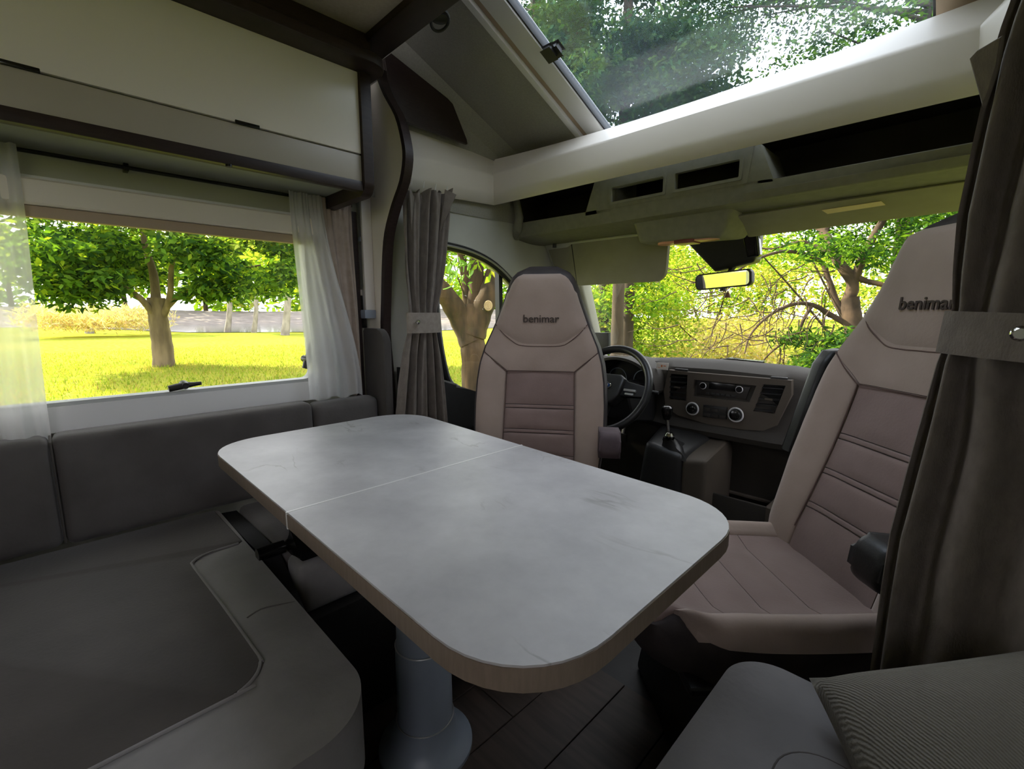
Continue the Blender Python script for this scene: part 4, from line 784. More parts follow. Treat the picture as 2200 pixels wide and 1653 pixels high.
bm = box(B(), (-1.657, -1.362), (0.24, 0.3215), (0.364, 0.4975), 0.04, 5); mk('corner_panel', bm, suede_d, bc, smooth=60)
bm = tube(B(), smooth_pts([Vector((x, y, 0.4995)) for x, y in ip[1:-2]], 2), 0.0032, 8); mk('piping', bm, suede_l, bc)
q = [PZ(531, 1328, 0.4975), PZ(560, 1310, 0.4975), PZ(600, 1300, 0.4975), PZ(634, 1294, 0.4955)]; bm = tube(B(), smooth_pts(q, 3), 0.0018, 6); mk('seam', bm, suede, bc)
mk('back_cushion', box(B(), (-1.66, -0.62), (-0.63, -0.51), (0.505, 0.96), 0.04, 4), suede_d, label='dark suede back cushion at the rear of the bench', cat='cushion')
sc2 = thing('side_cushion', 'small grey suede seat cushion against the wall under the table', 'cushion', (-1.38, 0.6, 0.36))
mk('seat_panel', box(B(), (-1.657, -1.222), (0.372, 0.895), (0.36, 0.497), 0.025, 4), suede, sc2)
mk('edge_panel', box(B(), (-1.220, -1.125), (0.372, 0.895), (0.358, 0.495), 0.025, 4), suede_l, sc2)
wb = thing('back_cushion', 'long grey suede backrest cushion along the wall below the window', 'cushion', (-1.72, 0.3, 0.5))
mk('main_panel', box(B(), (XW + 0.026, -1.662), (-0.032, 0.642), (0.498, 0.802), 0.028, 4), suede, wb, smooth=60)
mk('rear_panel', box(B(), (XW + 0.026, -1.660), (-0.62, -0.035), (0.5, 0.80), 0.028, 4), suede, wb, smooth=60)
mk('front_panel', box(B(), (XW + 0.026, -1.665), (0.645, 0.905), (0.5, 0.793), 0.035, 4), suede, wb, smooth=60)
mk('seam', tube(B(), [(-1.6655, -0.0335, 0.51), (-1.6655, -0.0335, 0.76), (-1.672, -0.0335, 0.785), (-1.70, -0.0335, 0.799)], 0.0025, 8), suede_d, wb)
# belt in the gap of the bench
sb = thing('seat_belt', 'black lap belt and buckle lying in the gap at the bench front', 'seat belt', (-1.35, 0.34, 0.49))
def strap(pts, wv, t=0.0016):
    bm = B(); rings = []
    for p, wd in pts:
        p, wd = Vector(p), Vector(wd).normalized() * wv / 2
        rings.append([bm.verts.new(p - wd), bm.verts.new(p + wd), bm.verts.new(p + wd + Vector((0, 0, t))), bm.verts.new(p - wd + Vector((0, 0, t)))])
    for a, b in zip(rings[:-1], rings[1:]):
        for k in range(4): bm.faces.new((a[k], a[(k + 1) % 4], b[(k + 1) % 4], b[k]))
    bm.faces.new(rings[0][::-1]); bm.faces.new(rings[-1]); return bm
r0 = PZ(548, 1196, 0.50)
mk('webbing', strap([((-1.655, 0.345, 0.480), (0, 1, -0.1)), ((-1.50, 0.346, 0.485), (0, 1, -0.1)), ((-1.35, 0.345, 0.492), (0, 1, -0.15)), ((r0.x - 0.01, 0.345, 0.496), (0, 1, -0.2)), ((r0.x + 0.015, 0.345, 0.49), (0, 1, -0.2)), ((-1.10, 0.342, 0.42), (0, 1, -0.2)), ((-0.95, 0.34, 0.33), (0, 1, -0.2))], 0.047), webbing, sb)
bm = tube(B(), [(r0.x + 0.012, 0.312, 0.507), (r0.x + 0.012, 0.378, 0.507)], 0.017, 16); mk('roller', bm, gloss_blk, sb)
bm = prism(B(), [(r0.x + 0.0, 0.378, 0.50), (r0.x + 0.06, 0.378, 0.502), (r0.x + 0.13, 0.378, 0.51), (r0.x + 0.13, 0.378, 0.53), (r0.x + 0.085, 0.378, 0.545), (r0.x + 0.06, 0.378, 0.59), (r0.x + 0.05, 0.378, 0.535), (r0.x + 0.01, 0.378, 0.522)], (0, 0.09, 0), 0.008, 3); mk('buckle', bm, gloss_blk, sb)
mk('step_edge_glint', tube(B(), [PZ(660, 1352, 0.012), PZ(752, 1312, 0.012)], 0.008, 8), tanstrip, label='tan strip standing for light reflected off the step edge beside the bench front', cat='strip')  # tan tube drawn in place of the reflection on a step edge

# ------------------------------------------------------------------ side seat and pillow at the lower right
ss = thing('corner_bench', 'grey suede side bench in the lower right beside the pillow', 'bench', (0.1, 0.4, 0))
bm = prism(B(), [(x, y, 0.372) for x, y in rrect(-0.245, 0.45, 0.02, 0.84, 0.06, 16, rs=(0.03, 0.075, 0.05, 0.03))], (0, 0, 0.136), 0.028, 6); mk('cushion', bm, suede_c, ss, smooth=60)
bm = prism(B(), [(x, y, 0.49) for x, y in rrect(-0.13, 0.44, 0.04, 0.70, 0.06, 8)], (0, 0, 0.0165), 0.005, 3); mk('inset_panel', bm, suede, ss, smooth=60)
bm = tube(B(), [Vector((x, y, 0.5055)) for x, y in rrect(-0.133, 0.443, 0.037, 0.703, 0.063, 8)], 0.003, 8, True); mk('piping', bm, suede_d, ss)
mk('base', box(B(), (-0.19, 0.455), (0.03, 0.79), (0.004, 0.37), 0.008), dark_wood, ss)
T0 = PZ(1733, 1449, 0.575); A1 = PZ(2200, 1378, 0.70); A2 = PZ(1895, 1653, 0.555)
e1 = (A1 - T0).normalized(); e2 = (A2 - T0); e2 = (e2 - e1 * e2.dot(e1)).normalized(); e3 = e1.cross(e2)
if e3.z < 0: e3 = -e3
S = 0.42
def pil(u, v, sgn):
    a, b = 2 * u - 1, 2 * v - 1
    pinch = 0.055 * (a * a + b * b - a * a * b * b)
    x = (a * (1 - 0.07 * (1 - b * b) * a * a)) * S / 2; y = (b * (1 - 0.07 * (1 - a * a) * b * b)) * S / 2
    h = 0.075 * ((1 - a ** 4) * (1 - b ** 4)) ** 0.55 + 0.004 * math.sin(9 * a + 4 * b) * (1 - a * a) * (1 - b * b)
    return T0 + e1 * (S / 2 + x) + e2 * (S / 2 + y) + e3 * (sgn * h + 0.0 - 0.01)
bm = grid(B(), lambda u, v: pil(u, v, 1), 32, 32, lambda u, v: pil(u, v, -0.55))
pm = bpy.data.materials.new('ribbed_olive_beige_weave'); pm.use_nodes = True; nt = pm.node_tree; b_ = nt.nodes['Principled BSDF']
tc = nt.nodes.new('ShaderNodeTexCoord'); wv_ = nt.nodes.new('ShaderNodeTexWave'); wv_.inputs['Scale'].default_value = 115; wv_.inputs['Distortion'].default_value = 1.2; wv_.bands_direction = 'Y'
mp = nt.nodes.new('ShaderNodeMapping'); mp.inputs['Rotation'].default_value = (0, 0, math.radians(35))
nz = nt.nodes.new('ShaderNodeTexNoise'); nz.inputs['Scale'].default_value = 220
cr = nt.nodes.new('ShaderNodeValToRGB'); cr.color_ramp.elements[0].color = (0.15, 0.137, 0.11, 1); cr.color_ramp.elements[1].color = (0.215, 0.197, 0.16, 1)
ad = nt.nodes.new('ShaderNodeMath'); ad.operation = 'MULTIPLY_ADD'; ad.inputs[1].default_value = 0.6; bp = nt.nodes.new('ShaderNodeBump'); bp.inputs['Strength'].default_value = 0.6; bp.inputs['Distance'].default_value = 0.003
L = nt.links.new; L(tc.outputs['Object'], mp.inputs[0]); L(mp.outputs[0], wv_.inputs[0]); L(tc.outputs['Object'], nz.inputs['Vector'])
L(wv_.outputs['Fac'], ad.inputs[0]); L(nz.outputs['Fac'], ad.inputs[2]); L(wv_.outputs['Fac'], cr.inputs[0]); L(cr.outputs[0], b_.inputs['Base Color']); L(ad.outputs[0], bp.inputs['Height']); L(bp.outputs[0], b_.inputs['Normal']); b_.inputs['Roughness'].default_value = 0.95
mk('pillow', bm, pm, smooth=80, label='olive-beige ribbed pillow leaning on the side seat in the lower right', cat='pillow')

# ------------------------------------------------------------------ heavy cab curtains
def interp(tab, v):
    if v <= tab[0][0]: return tab[0][1]
    for (a, va), (b, vb) in zip(tab[:-1], tab[1:]):
        if v <= b: t = (v - a) / (b - a); return va + (vb - va) * t
    return tab[-1][1]
XL = -1.585
lt = [(412, 862), (480, 862), (560, 865), (620, 870), (665, 876), (692, 878), (715, 876), (760, 866), (830, 858), (905, 852), (960, 850)]
rt_ = [(412, 968), (480, 964), (560, 957), (620, 948), (665, 939), (692, 937), (715, 938), (760, 944), (830, 951), (905, 958), (960, 960)]
ly = [(v, PX(u, v, XL)) for v, u in lt]; ry = [(v, PX(u, v, XL)) for v, u in rt_]
dc = thing('cab_curtain', 'taupe woven curtain tied back beside the driver door window', 'curtain', (XL, 1.1, 0.7))
def leftc(u, v):
    pv = 412 + (960 - 412) * v
    a = interp([(k, p.y) for k, p in ly], pv); b = interp([(k, p.y) for k, p in ry], pv); z = interp([(k, p.z) for k, p in ly], pv) * (1 - u) + interp([(k, p.z) for k, p in ry], pv) * u
    tie = math.exp(-((pv - 692) / 60) ** 2); amp = 0.022 * (1 - 0.55 * tie)
    fold = math.sin(2 * math.pi * (4.6 * u + 0.10 * math.sin(v * 6))) ; fold = math.copysign(abs(fold) ** 0.6, fold)
    x = XL + amp * fold + 0.007 * math.sin(2 * math.pi * 11 * u + v * 3) * (1 - tie) + 0.016 * math.sin(math.pi * u) * tie
    if v < 0.05: x += 0.010 * math.sin(2 * math.pi * 13 * u) * (1 - v / 0.05); z += 0.008 * math.sin(2 * math.pi * 6.5 * u + 1)
    return Vector((x, a + (b - a) * u, z))
mk('cloth', grid(B(), leftc, 110, 60), curt_m, dc, smooth=80)
def band(xo, yl, yr, zt, zb, nu=20):
    def f(u, v): return Vector((xo + 0.030 * math.sin(math.pi * u) ** 0.5, yl + (yr - yl) * u, zt + (zb - zt) * v))
    return grid(B(), f, nu, 4, lambda u, v: f(u, v) - Vector((0.004, 0, 0)))
a, b = PX(872, 672, XL), PX(940, 714, XL); mk('tieback', band(XL + 0.012, a.y - 0.004, b.y + 0.008, a.z, b.z), curt_l, dc)
q = PX(898, 692, XL + 0.046); mk('snap', lathe(B(), [(0.009, -0.004), (0.009, 0.003), (0.006, 0.006), (0.003, 0.0065)], q, 16, Matrix.Rotation(math.pi / 2, 4, 'Y')), chrome, dc)
for u0, v0 in ((0.10, 0), (0.84, 0)):
    pts = [leftc(u0 - 0.09, 0.0), leftc(u0 + 0.09, 0.03), leftc(u0 - 0.07, 0.16)]
    bm = prism(B(), [p + Vector((0.030, 0, 0.0)) for p in pts], (0.004, 0, 0), 0.0015, 1); mk('header_fold', bm, curt_m, dc)
for k in range(4):
    y = 1.03 + 0.055 * k; mk('hook', tube(B(), [(XL + 0.005, y, 1.60), (XL + 0.012, y, 1.625)], 0.002, 6), white_pl, dc)

rb = [(-60, 2190), (0, 2174), (60, 2152), (145, 2126), (230, 2109), (300, 2093), (400, 2072), (470, 2057), (581, 2048), (663, 2046), (720, 2037), (778, 2014), (884, 1984), (987, 1955), (1142, 1913), (1254, 1895), (1436, 1871), (1500, 1867), (1620, 1862)]
pc = thing('cab_curtain', 'large dark taupe curtain tied back in front of the passenger seat', 'curtain', (0.1, 0.85, 0.4))
def rightc(u, v):
    pv = -60 + 1680 * v; L0 = PY(interp(rb, pv), pv, 0.93)
    tie = math.exp(-((pv - 705) / 150) ** 2)
    R0 = Vector((0.34 - 0.10 * tie, 0.80 + 0.02 * tie, L0.z))
    k = u ** 1.25; p = L0.lerp(R0, k); n = Vector((-0.30, -0.95, 0))
    amp = 0.020 * (1 - 0.35 * tie) * (1.15 - 0.6 * u); fold = math.sin(2 * math.pi * (5.0 * u ** 0.55 + 0.05 * math.sin(v * 7)) - 0.9); fold = math.copysign(abs(fold) ** 0.7, fold)
    return p + n * (amp * fold * min(1, u * 9 + 0.15) + 0.002 * math.sin(2 * math.pi * 9 * u + 4 * v) * (1 - tie) * min(1, u * 6) + 0.02 * math.sin(math.pi * u) * tie)
mk('cloth', grid(B(), rightc, 110, 70), curt_m, pc, smooth=80)
def rband(u, v):
    pv = 668 + (756 - 668) * v + 0.0; L0 = PY(2046 - 20 * v - 2, pv, 0.925); R0 = Vector((0.25, 0.80, L0.z - 0.012)); p = L0.lerp(R0, u)
    return p + Vector((-0.30, -0.95, 0)) * (0.048 * math.sin(math.pi * min(1, u * 1.2 + 0.04)) ** 0.4)
mk('tieback', grid(B(), rband, 24, 4, lambda u, v: rband(u, v) + Vector((0.001, 0.004, 0))), curt_l if False else curt_m, pc)
q = PY(2190, 716, 0.815); mk('snap', lathe(B(), [(0.009, -0.004), (0.009, 0.003), (0.006, 0.008)], q + Vector((0.0, -0.02, 0)), 16, Matrix.Rotation(math.pi / 2, 4, 'X')), chrome, pc)
fp = [PY(2081, 126, 0.905), PY(2098, 108, 0.900), PY(2152, 76, 0.885), PY(2142, 140, 0.895), PY(2120, 200, 0.905), PY(2110, 232, 0.91)]
bm = prism(B(), fp, (0.004, 0.006, 0), 0.0015, 1); mk('header_fold', bm, curt_m, pc)
# ------------------------------------------------------------------ outside
GZ = -0.5
def leaf_cloud(name, blobs, n, size, cols, m, parent=None, droop=0.4, flat=0.5, kind='stuff', aspect=0.45, label=None):
    """blobs: (centre, (rx,ry,rz), weight). Every leaf is a small folded kite."""
    ws_ = np.array([b[2] for b in blobs], float); ws_ /= ws_.sum(); cnt = rng.multinomial(n, ws_)
    P = []
    for (c, r, _), k in zip(blobs, cnt):
        d = rng.normal(size=(k, 3)); d /= np.linalg.norm(d, axis=1)[:, None] + 1e-9
        rad = rng.random(k) ** (1 / 2.2)
        P.append(np.array(c) + d * rad[:, None] * np.array(r))
    P = np.concatenate(P); k = len(P)
    ax = rng.normal(size=(k, 3)); ax[:, 2] = ax[:, 2] * 0.5 - droop; ax /= np.linalg.norm(ax, axis=1)[:, None]
    nr = rng.normal(size=(k, 3)); nr[:, 2] += flat * 2
    sd_ = np.cross(ax, nr); sd_ /= np.linalg.norm(sd_, axis=1)[:, None] + 1e-9
    s = size * (0.6 + 0.8 * rng.random(k))[:, None]
    V = np.empty((k, 4, 3)); V[:, 0] = P; V[:, 1] = P + ax * s * 0.45 + sd_ * s * aspect * 0.5; V[:, 2] = P + ax * s; V[:, 3] = P + ax * s * 0.45 - sd_ * s * aspect * 0.5
    me = bpy.data.meshes.new(name); me.vertices.add(4 * k); me.loops.add(4 * k); me.polygons.add(k)
    org = np.array(MW[parent.name].translation) if parent is not None else np.zeros(3)
    me.vertices.foreach_set('co', (V - org).reshape(-1).astype(np.float32)); me.loops.foreach_set('vertex_index', np.arange(4 * k, dtype=np.int32))
    me.polygons.foreach_set('loop_start', np.arange(0, 4 * k, 4, dtype=np.int32)); me.polygons.foreach_set('loop_total', np.full(k, 4, dtype=np.int32)); me.update(calc_edges=True)
    ca = me.color_attributes.new('Col', 'FLOAT_COLOR', 'POINT'); cols = np.array(cols)
    cc = cols[rng.integers(0, len(cols), k)] * (0.7 + 0.6 * rng.random(k))[:, None]
    cc = np.repeat(np.concatenate([cc, np.ones((k, 1))], 1), 4, 0); ca.data.foreach_set('color', cc.reshape(-1).astype(np.float32))
    me.materials.append(m); o = bpy.data.objects.new(name, me); C.objects.link(o)
    if parent is not None: o.parent = parent
    MW[o.name] = MW[parent.name] if parent is not None else Matrix.Identity(4)
    return tag(o, label=label, kind=kind)
lm = leafmat('leaf', 0.5); lmn = leafmat('needle', 0.25)
bark = mat('brown_bark', (0.022, 0.014, 0.009), 0.9, (0.055, 0.037, 0.023), 5, bump=1.0, bscale=18, stretch=(1, 1, 0.25))
bark_o = mat('ochre_bark', (0.022, 0.013, 0.006), 0.9, (0.085, 0.050, 0.023), 9, bump=1.0, bscale=26, stretch=(1, 1, 0.22))
bark_l = mat('sunlit_grey_bark', (0.10, 0.072, 0.036), 0.9, (0.20, 0.15, 0.08), 6, bump=1.0, bscale=16, stretch=(1, 1, 0.25))  # lighter bark for the lawn tree, sunlight on the trunk put into the colour
bark_p = mat('pale_bark', (0.30, 0.27, 0.23), 0.9, (0.16, 0.14, 0.115), 4, bump=0.5, bscale=14, stretch=(1, 1, 0.4))
woodcut = mat('cut_wood', (0.45, 0.33, 0.18), 0.8, (0.35, 0.25, 0.14), 20)
MID = [(0.085, 0.18, 0.022), (0.06, 0.14, 0.022), (0.11, 0.21, 0.03)]; DARK = [(0.022, 0.060, 0.015), (0.03, 0.075, 0.02), (0.018, 0.05, 0.018)]
YEL = [(0.21, 0.31, 0.03), (0.16, 0.28, 0.03), (0.30, 0.34, 0.06), (0.13, 0.25, 0.03)]; PINE = [(0.026, 0.062, 0.038), (0.036, 0.08, 0.042), (0.055, 0.10, 0.045)]
YEL2 = [(0.50, 0.50, 0.12), (0.60, 0.54, 0.22)]  # bright yellows carry the glow of backlit leaves in their colour
STRAW = [(0.55, 0.47, 0.30), (0.42, 0.42, 0.20), (0.52, 0.41, 0.30)]

def branch(bm, pts, r0, r1, n=10, wob=0.0):
    P = smooth_pts([Vector(p) for p in pts], 4); m = len(P)
    rr = [(r0 + (r1 - r0) * (i / (m - 1)) ** 0.8) * (1 + wob * math.sin(i * 2.1)) for i in range(m)]
    return tube(bm, P, rr, n)
def tree(name, label, cat, base, trunk, barkm, crown=None, group=None, r=(0.2, 0.12), limbs=()):
    t = thing(name, label, cat, tuple(base), 0, group)
    bm = branch(B(), trunk, r[0], r[1], 14, 0.03)
    for pts, a, b in limbs: branch(bm, pts, a, b, 10, 0.04)
    mk('trunk', bm, barkm, t, smooth=70)
    if crown:
        for c in crown: leaf_cloud('foliage', *c, parent=t)
    return t

# ground
gm = bpy.data.materials.new('lawn'); gm.use_nodes = True; nt = gm.node_tree; b_ = nt.nodes['Principled BSDF']; b_.inputs['Roughness'].default_value = 1.0; b_.inputs['Specular IOR Level'].default_value = 0.0
tc = nt.nodes.new('ShaderNodeTexCoord'); n1 = nt.nodes.new('ShaderNodeTexNoise'); n1.inputs['Scale'].default_value = 0.35; n1.inputs['Detail'].default_value = 6
n2 = nt.nodes.new('ShaderNodeTexNoise'); n2.inputs['Scale'].default_value = 6; n2.inputs['Detail'].default_value = 6
r1 = nt.nodes.new('ShaderNodeValToRGB'); r1.color_ramp.elements[0].position = 0.35; r1.color_ramp.elements[1].position = 0.65
r1.color_ramp.elements[0].color = (0.15, 0.205, 0.02, 1); r1.color_ramp.elements[1].color = (0.235, 0.25, 0.026, 1)
r2 = nt.nodes.new('ShaderNodeValToRGB'); r2.color_ramp.elements[0].position = 0.45; r2.color_ramp.elements[1].position = 0.75
mx = nt.nodes.new('ShaderNodeMix'); mx.data_type = 'RGBA'; mx.inputs[7].default_value = (0.30, 0.25, 0.09, 1)
mu = nt.nodes.new('ShaderNodeMath'); mu.operation = 'MULTIPLY'; mu.inputs[1].default_value = 0.55
L = nt.links.new; L(tc.outputs['Object'], n1.inputs['Vector']); L(tc.outputs['Object'], n2.inputs['Vector']); L(n1.outputs['Fac'], r1.inputs[0]); L(n2.outputs['Fac'], r2.inputs[0])
L(r2.outputs[0], mu.inputs[0]); L(mu.outputs[0], mx.inputs[0]); L(r1.outputs[0], mx.inputs[6]); L(mx.outputs[2], b_.inputs['Base Color'])
bm = B()
def gnd(u, v):
    x = -160 + 260 * u; y = -90 + 240 * v
    h = GZ + 0.03 * math.sin(x * 0.7) * math.cos(y * 0.5)
    return Vector((x, y, h))
mk('ground_lawn', grid(bm, gnd, 110, 100), gm, kind='structure')
# grass blades in the strip of lawn seen through the side window
k = 26000; th = np.radians(rng.uniform(47, 96, k)); dd = rng.uniform(7, 26, k) ** 1.0
leaf_c = np.stack([-np.sin(th) * dd, np.cos(th) * dd, np.full(k, GZ + 0.02)], 1)
def blades(name, P, h, cols, m):
    k = len(P); a = rng.uniform(0, 2 * np.pi, k); s = h * (0.5 + rng.random(k))[:, None]
    w_ = np.stack([np.cos(a), np.sin(a), np.zeros(k)], 1) * 0.012; up_ = np.stack([rng.normal(0, .35, k), rng.normal(0, .35, k), np.ones(k)], 1)
    V = np.empty((k, 4, 3)); V[:, 0] = P - w_; V[:, 1] = P + w_; V[:, 2] = P + up_ * s + w_ * 0.1; V[:, 3] = P + up_ * s - w_ * 0.1
    me = bpy.data.meshes.new(name); me.vertices.add(4 * k); me.loops.add(4 * k); me.polygons.add(k)
    me.vertices.foreach_set('co', V.reshape(-1).astype(np.float32)); me.loops.foreach_set('vertex_index', np.arange(4 * k, dtype=np.int32))
    me.polygons.foreach_set('loop_start', np.arange(0, 4 * k, 4, dtype=np.int32)); me.polygons.foreach_set('loop_total', np.full(k, 4, dtype=np.int32)); me.update(calc_edges=True)
    ca = me.color_attributes.new('Col', 'FLOAT_COLOR', 'POINT'); cc = np.array(cols)[rng.integers(0, len(cols), k)] * (0.7 + 0.6 * rng.random(k))[:, None]
    ca.data.foreach_set('color', np.repeat(np.concatenate([cc, np.ones((k, 1))], 1), 4, 0).reshape(-1).astype(np.float32)); me.materials.append(m)
    o = bpy.data.objects.new(name, me); C.objects.link(o); MW[o.name] = Matrix.Identity(4); return o
tag(blades('grass', leaf_c, 0.07, [(0.15, 0.22, 0.03), (0.20, 0.25, 0.04), (0.28, 0.25, 0.08)], lm), 'short sunlit lawn grass outside the side window', 'grass', kind='stuff')

# --- lawn tree in the side window
b0 = PZ(352, 787, GZ); b0 = Vector((b0.x, b0.y, GZ)); D0 = math.hypot(b0.x, b0.y)
tr = [b0 + Vector((0.02, 0, -0.05)), PD(349, 745, D0), PD(343, 705, D0), PD(338, 672, D0), PD(335, 640, D0)]
bl = []
for i in range(46):
    u = rng.uniform(70, 680); v = rng.uniform(430, 640); v = min(v, 655 - 0.0006 * (u - 330) ** 2 * 0.8 - (18 if 380 < u < 560 else 0)); d = D0 + rng.uniform(-2.2, 1.8); p = PD(u, v, d); bl.append((tuple(p), (0.95, 0.95, 0.36), 1))
for i in range(30):
    p = PD(rng.uniform(60, 720), rng.uniform(280, 430), D0 + rng.uniform(-2, 2)); bl.append((tuple(p), (1.2, 1.2, 0.6), 0.8))
for i in range(12):
    bl.append((tuple(PD(rng.uniform(190, 520), rng.uniform(585, 632), D0 + rng.uniform(-1.6, -0.5))), (0.6, 0.6, 0.28), 0.45))
for i in range(9):
    bl.append((tuple(PD(rng.uniform(85, 280), rng.uniform(490, 600), D0 + 3)), (1.0, 1.0, 0.5), 0.5))
def limb(u, v, d): return PD(u, v, d)
lawn_limbs = [([PD(340, 690, D0), PD(300, 640, D0 - .3), PD(230, 600, D0 - .6), PD(150, 580, D0 - .8)], 0.12, 0.03), ([PD(340, 680, D0), PD(390, 630, D0), PD(470, 590, D0 + .3), PD(560, 570, D0 + .5)], 0.13, 0.03), ([PD(336, 660, D0), PD(330, 590, D0), PD(310, 520, D0), PD(300, 440, D0)], 0.15, 0.05), ([PD(345, 690, D0), PD(365, 640, D0 - .4), PD(372, 560, D0 - .8), PD(420, 480, D0 - 1)], 0.12, 0.04)]
tree('lawn_tree', 'broad leafy tree with low spreading crown on the lawn outside the side window', 'tree', b0, tr, bark_l, [(bl, 34000, 0.20, MID + MID + DARK + YEL[:1], lm)], r=(0.30, 0.23), limbs=lawn_limbs)

# --- far bank: pond, reeds, pale trunks
bm = prism(B(), [PD(300, 668, 1) * 0 + Vector(p) for p in ((-70, 2, GZ + 0.05), (-46, 8, GZ + 0.05), (-34, 22, GZ + 0.05), (-40, 48, GZ + 0.05), (-95, 60, GZ + 0.05))], (0, 0, 0.01)); mk('water_pond', bm, mat('pond_water', (0.05, 0.055, 0.06), 0.08, spec=0.12), kind='structure')
bank = mat('bank_earth', (0.10, 0.085, 0.075), 0.9, (0.16, 0.14, 0.125), 0.6, bump=0.3, bscale=3)
def bankf(u, v):
    th = math.radians(44 + 56 * u); d = 78 + 14 * v; return Vector((-math.sin(th) * d, math.cos(th) * d, GZ + 2.2 * v + 0.3 * math.sin(9 * u) * v))
mk('ground_far_bank', grid(B(), bankf, 40, 6), bank, kind='structure')
rd_ = [(tuple(PD(u, 700 - 12 * rng.random(), 40 + 6 * rng.random()) + Vector((0, 0, 0.2))), (1.6, 1.6, 0.9), 1) for u in np.linspace(85, 330, 22)]
leaf_cloud('reeds', rd_, 9000, 0.42, STRAW, lm, droop=-0.9, aspect=0.12, label='straw coloured reeds along the pond edge beyond the lawn tree')['category'] = 'reeds'
bg_specs = [(488, 46, 706, 640, 0.22), (545, 44, 710, 650, 0.19), (612, 38, 715, 600, 0.26), (190, 50, 700, 640, 0.25)]
where = ['between the lawn tree and the forked one', 'nearest the white reflection, thinner stem', 'beside the front voile curtain, thickest stem', 'far behind the reeds at the rear end of the window']
for (u, d, v0, v1, rr), wtxt in zip(bg_specs, where):
    a = PD(u, v0, d); a.z = GZ; top = PD(u + 4, v1 - 70, d)
    cr_ = [(tuple(PD(u + rng.uniform(-60, 60), rng.uniform(470, 590), d + rng.uniform(-2, 2))), (2.2, 2.2, 1.1), 1) for _ in range(7)]
    tree('pale_trunk_tree', 'distant pale-barked tree ' + wtxt, 'tree', a, [a, a.lerp(top, 0.4) + Vector((0.1, 0.1, 0)), top], bark_p, [(cr_, 1400, 0.55, YEL, lm)], r=(rr * 1.2, rr * 0.6), limbs=[([a.lerp(top, 0.45), a.lerp(top, 0.7) + Vector((-0.9, 0.6, 0.3)), top + Vector((-1.6, 0.9, 1))], rr * 0.6, rr * 0.2)])
# distant woods all round the lawn
for i, az in enumerate(range(0, 104, 7)):
    th = math.radians(az + rng.uniform(-2, 2)); d = rng.uniform(92, 112); a = Vector((-math.sin(th) * d, math.cos(th) * d, GZ + 1.5))
    cr_ = [((a.x + rng.normal(0, 4), a.y + rng.normal(0, 4), a.z + rng.uniform(2, 12)), (5, 5, 3.2), 1) for _ in range(9)]
    tree('distant_tree', 'hazy yellow-green tree in the far row closing the view beyond the pond and lawn', 'tree', a, [a, a + Vector((0.2, 0, 5)), a + Vector((0, 0.3, 10))], bark, [(cr_, 1500, 1.5, YEL + MID, lm)], group='far row of trees', r=(0.4, 0.2))

# --- forked trunk in the driver door window
DF = 5.6
a = PD(1022, 905, DF); a.z = GZ
t1 = tree('forked_tree', 'thick forked tree with ochre bark close outside the driver door window', 'tree', a,
     [a, PD(1022, 850, DF), PD(1020, 780, DF), PD(1014, 725, DF), PD(1013, 690, DF), PD(1014, 660, DF + .05)], bark_o, None, r=(0.20, 0.12),
     limbs=[([PD(1014, 735, DF), PD(992, 690, DF), PD(965, 645, DF - .1), PD(930, 600, DF - .2), PD(890, 520, DF - .3)], 0.16, 0.09), ([PD(1016, 720, DF), PD(1030, 680, DF), PD(1046, 640, DF), PD(1058, 600, DF + .1), PD(1075, 540, DF + .2), PD(1090, 420, DF + .3)], 0.16, 0.08), ([PD(1016, 700, DF + .1), PD(1022, 640, DF + .1), PD(1024, 590, DF + .1), PD(1022, 540, DF + .1), PD(1015, 430, DF + .2)], 0.13, 0.06), ([PD(1005, 690, DF + .1), PD(1004, 620, DF + .15), PD(993, 560, DF + .2), PD(985, 500, DF + .2)], 0.08, 0.04)])
kq = PD(1049, 657, DF - 0.14); dv = Vector((kq.x, kq.y, 0)).normalized(); bm = B()
for rr in (0.05, 0.03, 0.012): tube(bm, [kq + Vector((0, 0, rr * math.sin(x))) + Vector((dv.y, -dv.x, 0)) * rr * 0.8 * math.cos(x) for x in [k * math.pi / 9 for k in range(18)]], 0.012, 6, True)
mk('knot', bm, woodcut, t1)
twig = [([PD(1000, 640, DF - .2), PD(985, 600, DF - .3), PD(975, 570, DF - .3)])]
bm = B(); branch(bm, twig[0], 0.012, 0.004, 6); mk('twig', bm, bark_o, t1)
lmv = mat('fresh_leaf', (0.16, 0.34, 0.03), 0.5, (0.22, 0.40, 0.05), 12); base = None
for i in range(34):
    c = PD(rng.uniform(962, 1016), rng.uniform(535, 615), DF - 0.3 + rng.uniform(-.15, .1)); s = rng.uniform(0.06, 0.11)
    ax = Vector(rng.normal(size=3)); ax.z = -abs(ax.z) - 0.6; ax.normalize(); sd2 = ax.orthogonal().normalized(); sd2.rotate(Matrix.Rotation(rng.uniform(0, 6.28), 3, ax)); nn = ax.cross(sd2)
    bm = B(); q = []
    for tt, ww in ((0, 0.02), (0.25, 0.32), (0.5, 0.42), (0.75, 0.3), (1, 0.02)):
        q.append([bm.verts.new(c + ax * s * tt + sd2 * s * ww * k2 * 0.5 + nn * s * (0.12 * abs(k2) - 0.2 * tt * tt)) for k2 in (-1, 0, 1)])
    for x, y in zip(q[:-1], q[1:]):
        for k2 in (0, 1): bm.faces.new((x[k2], x[k2 + 1], y[k2 + 1], y[k2]))
    mk('leaf', bm, lmv, t1)
cr_ = [(tuple(PD(rng.uniform(880, 1120), rng.uniform(420, 545), DF + rng.uniform(-.8, 1.5))), (0.5, 0.5, 0.3), 1) for _ in range(20)]
leaf_cloud('foliage', cr_, 3500, 0.11, MID + YEL, lm, t1)
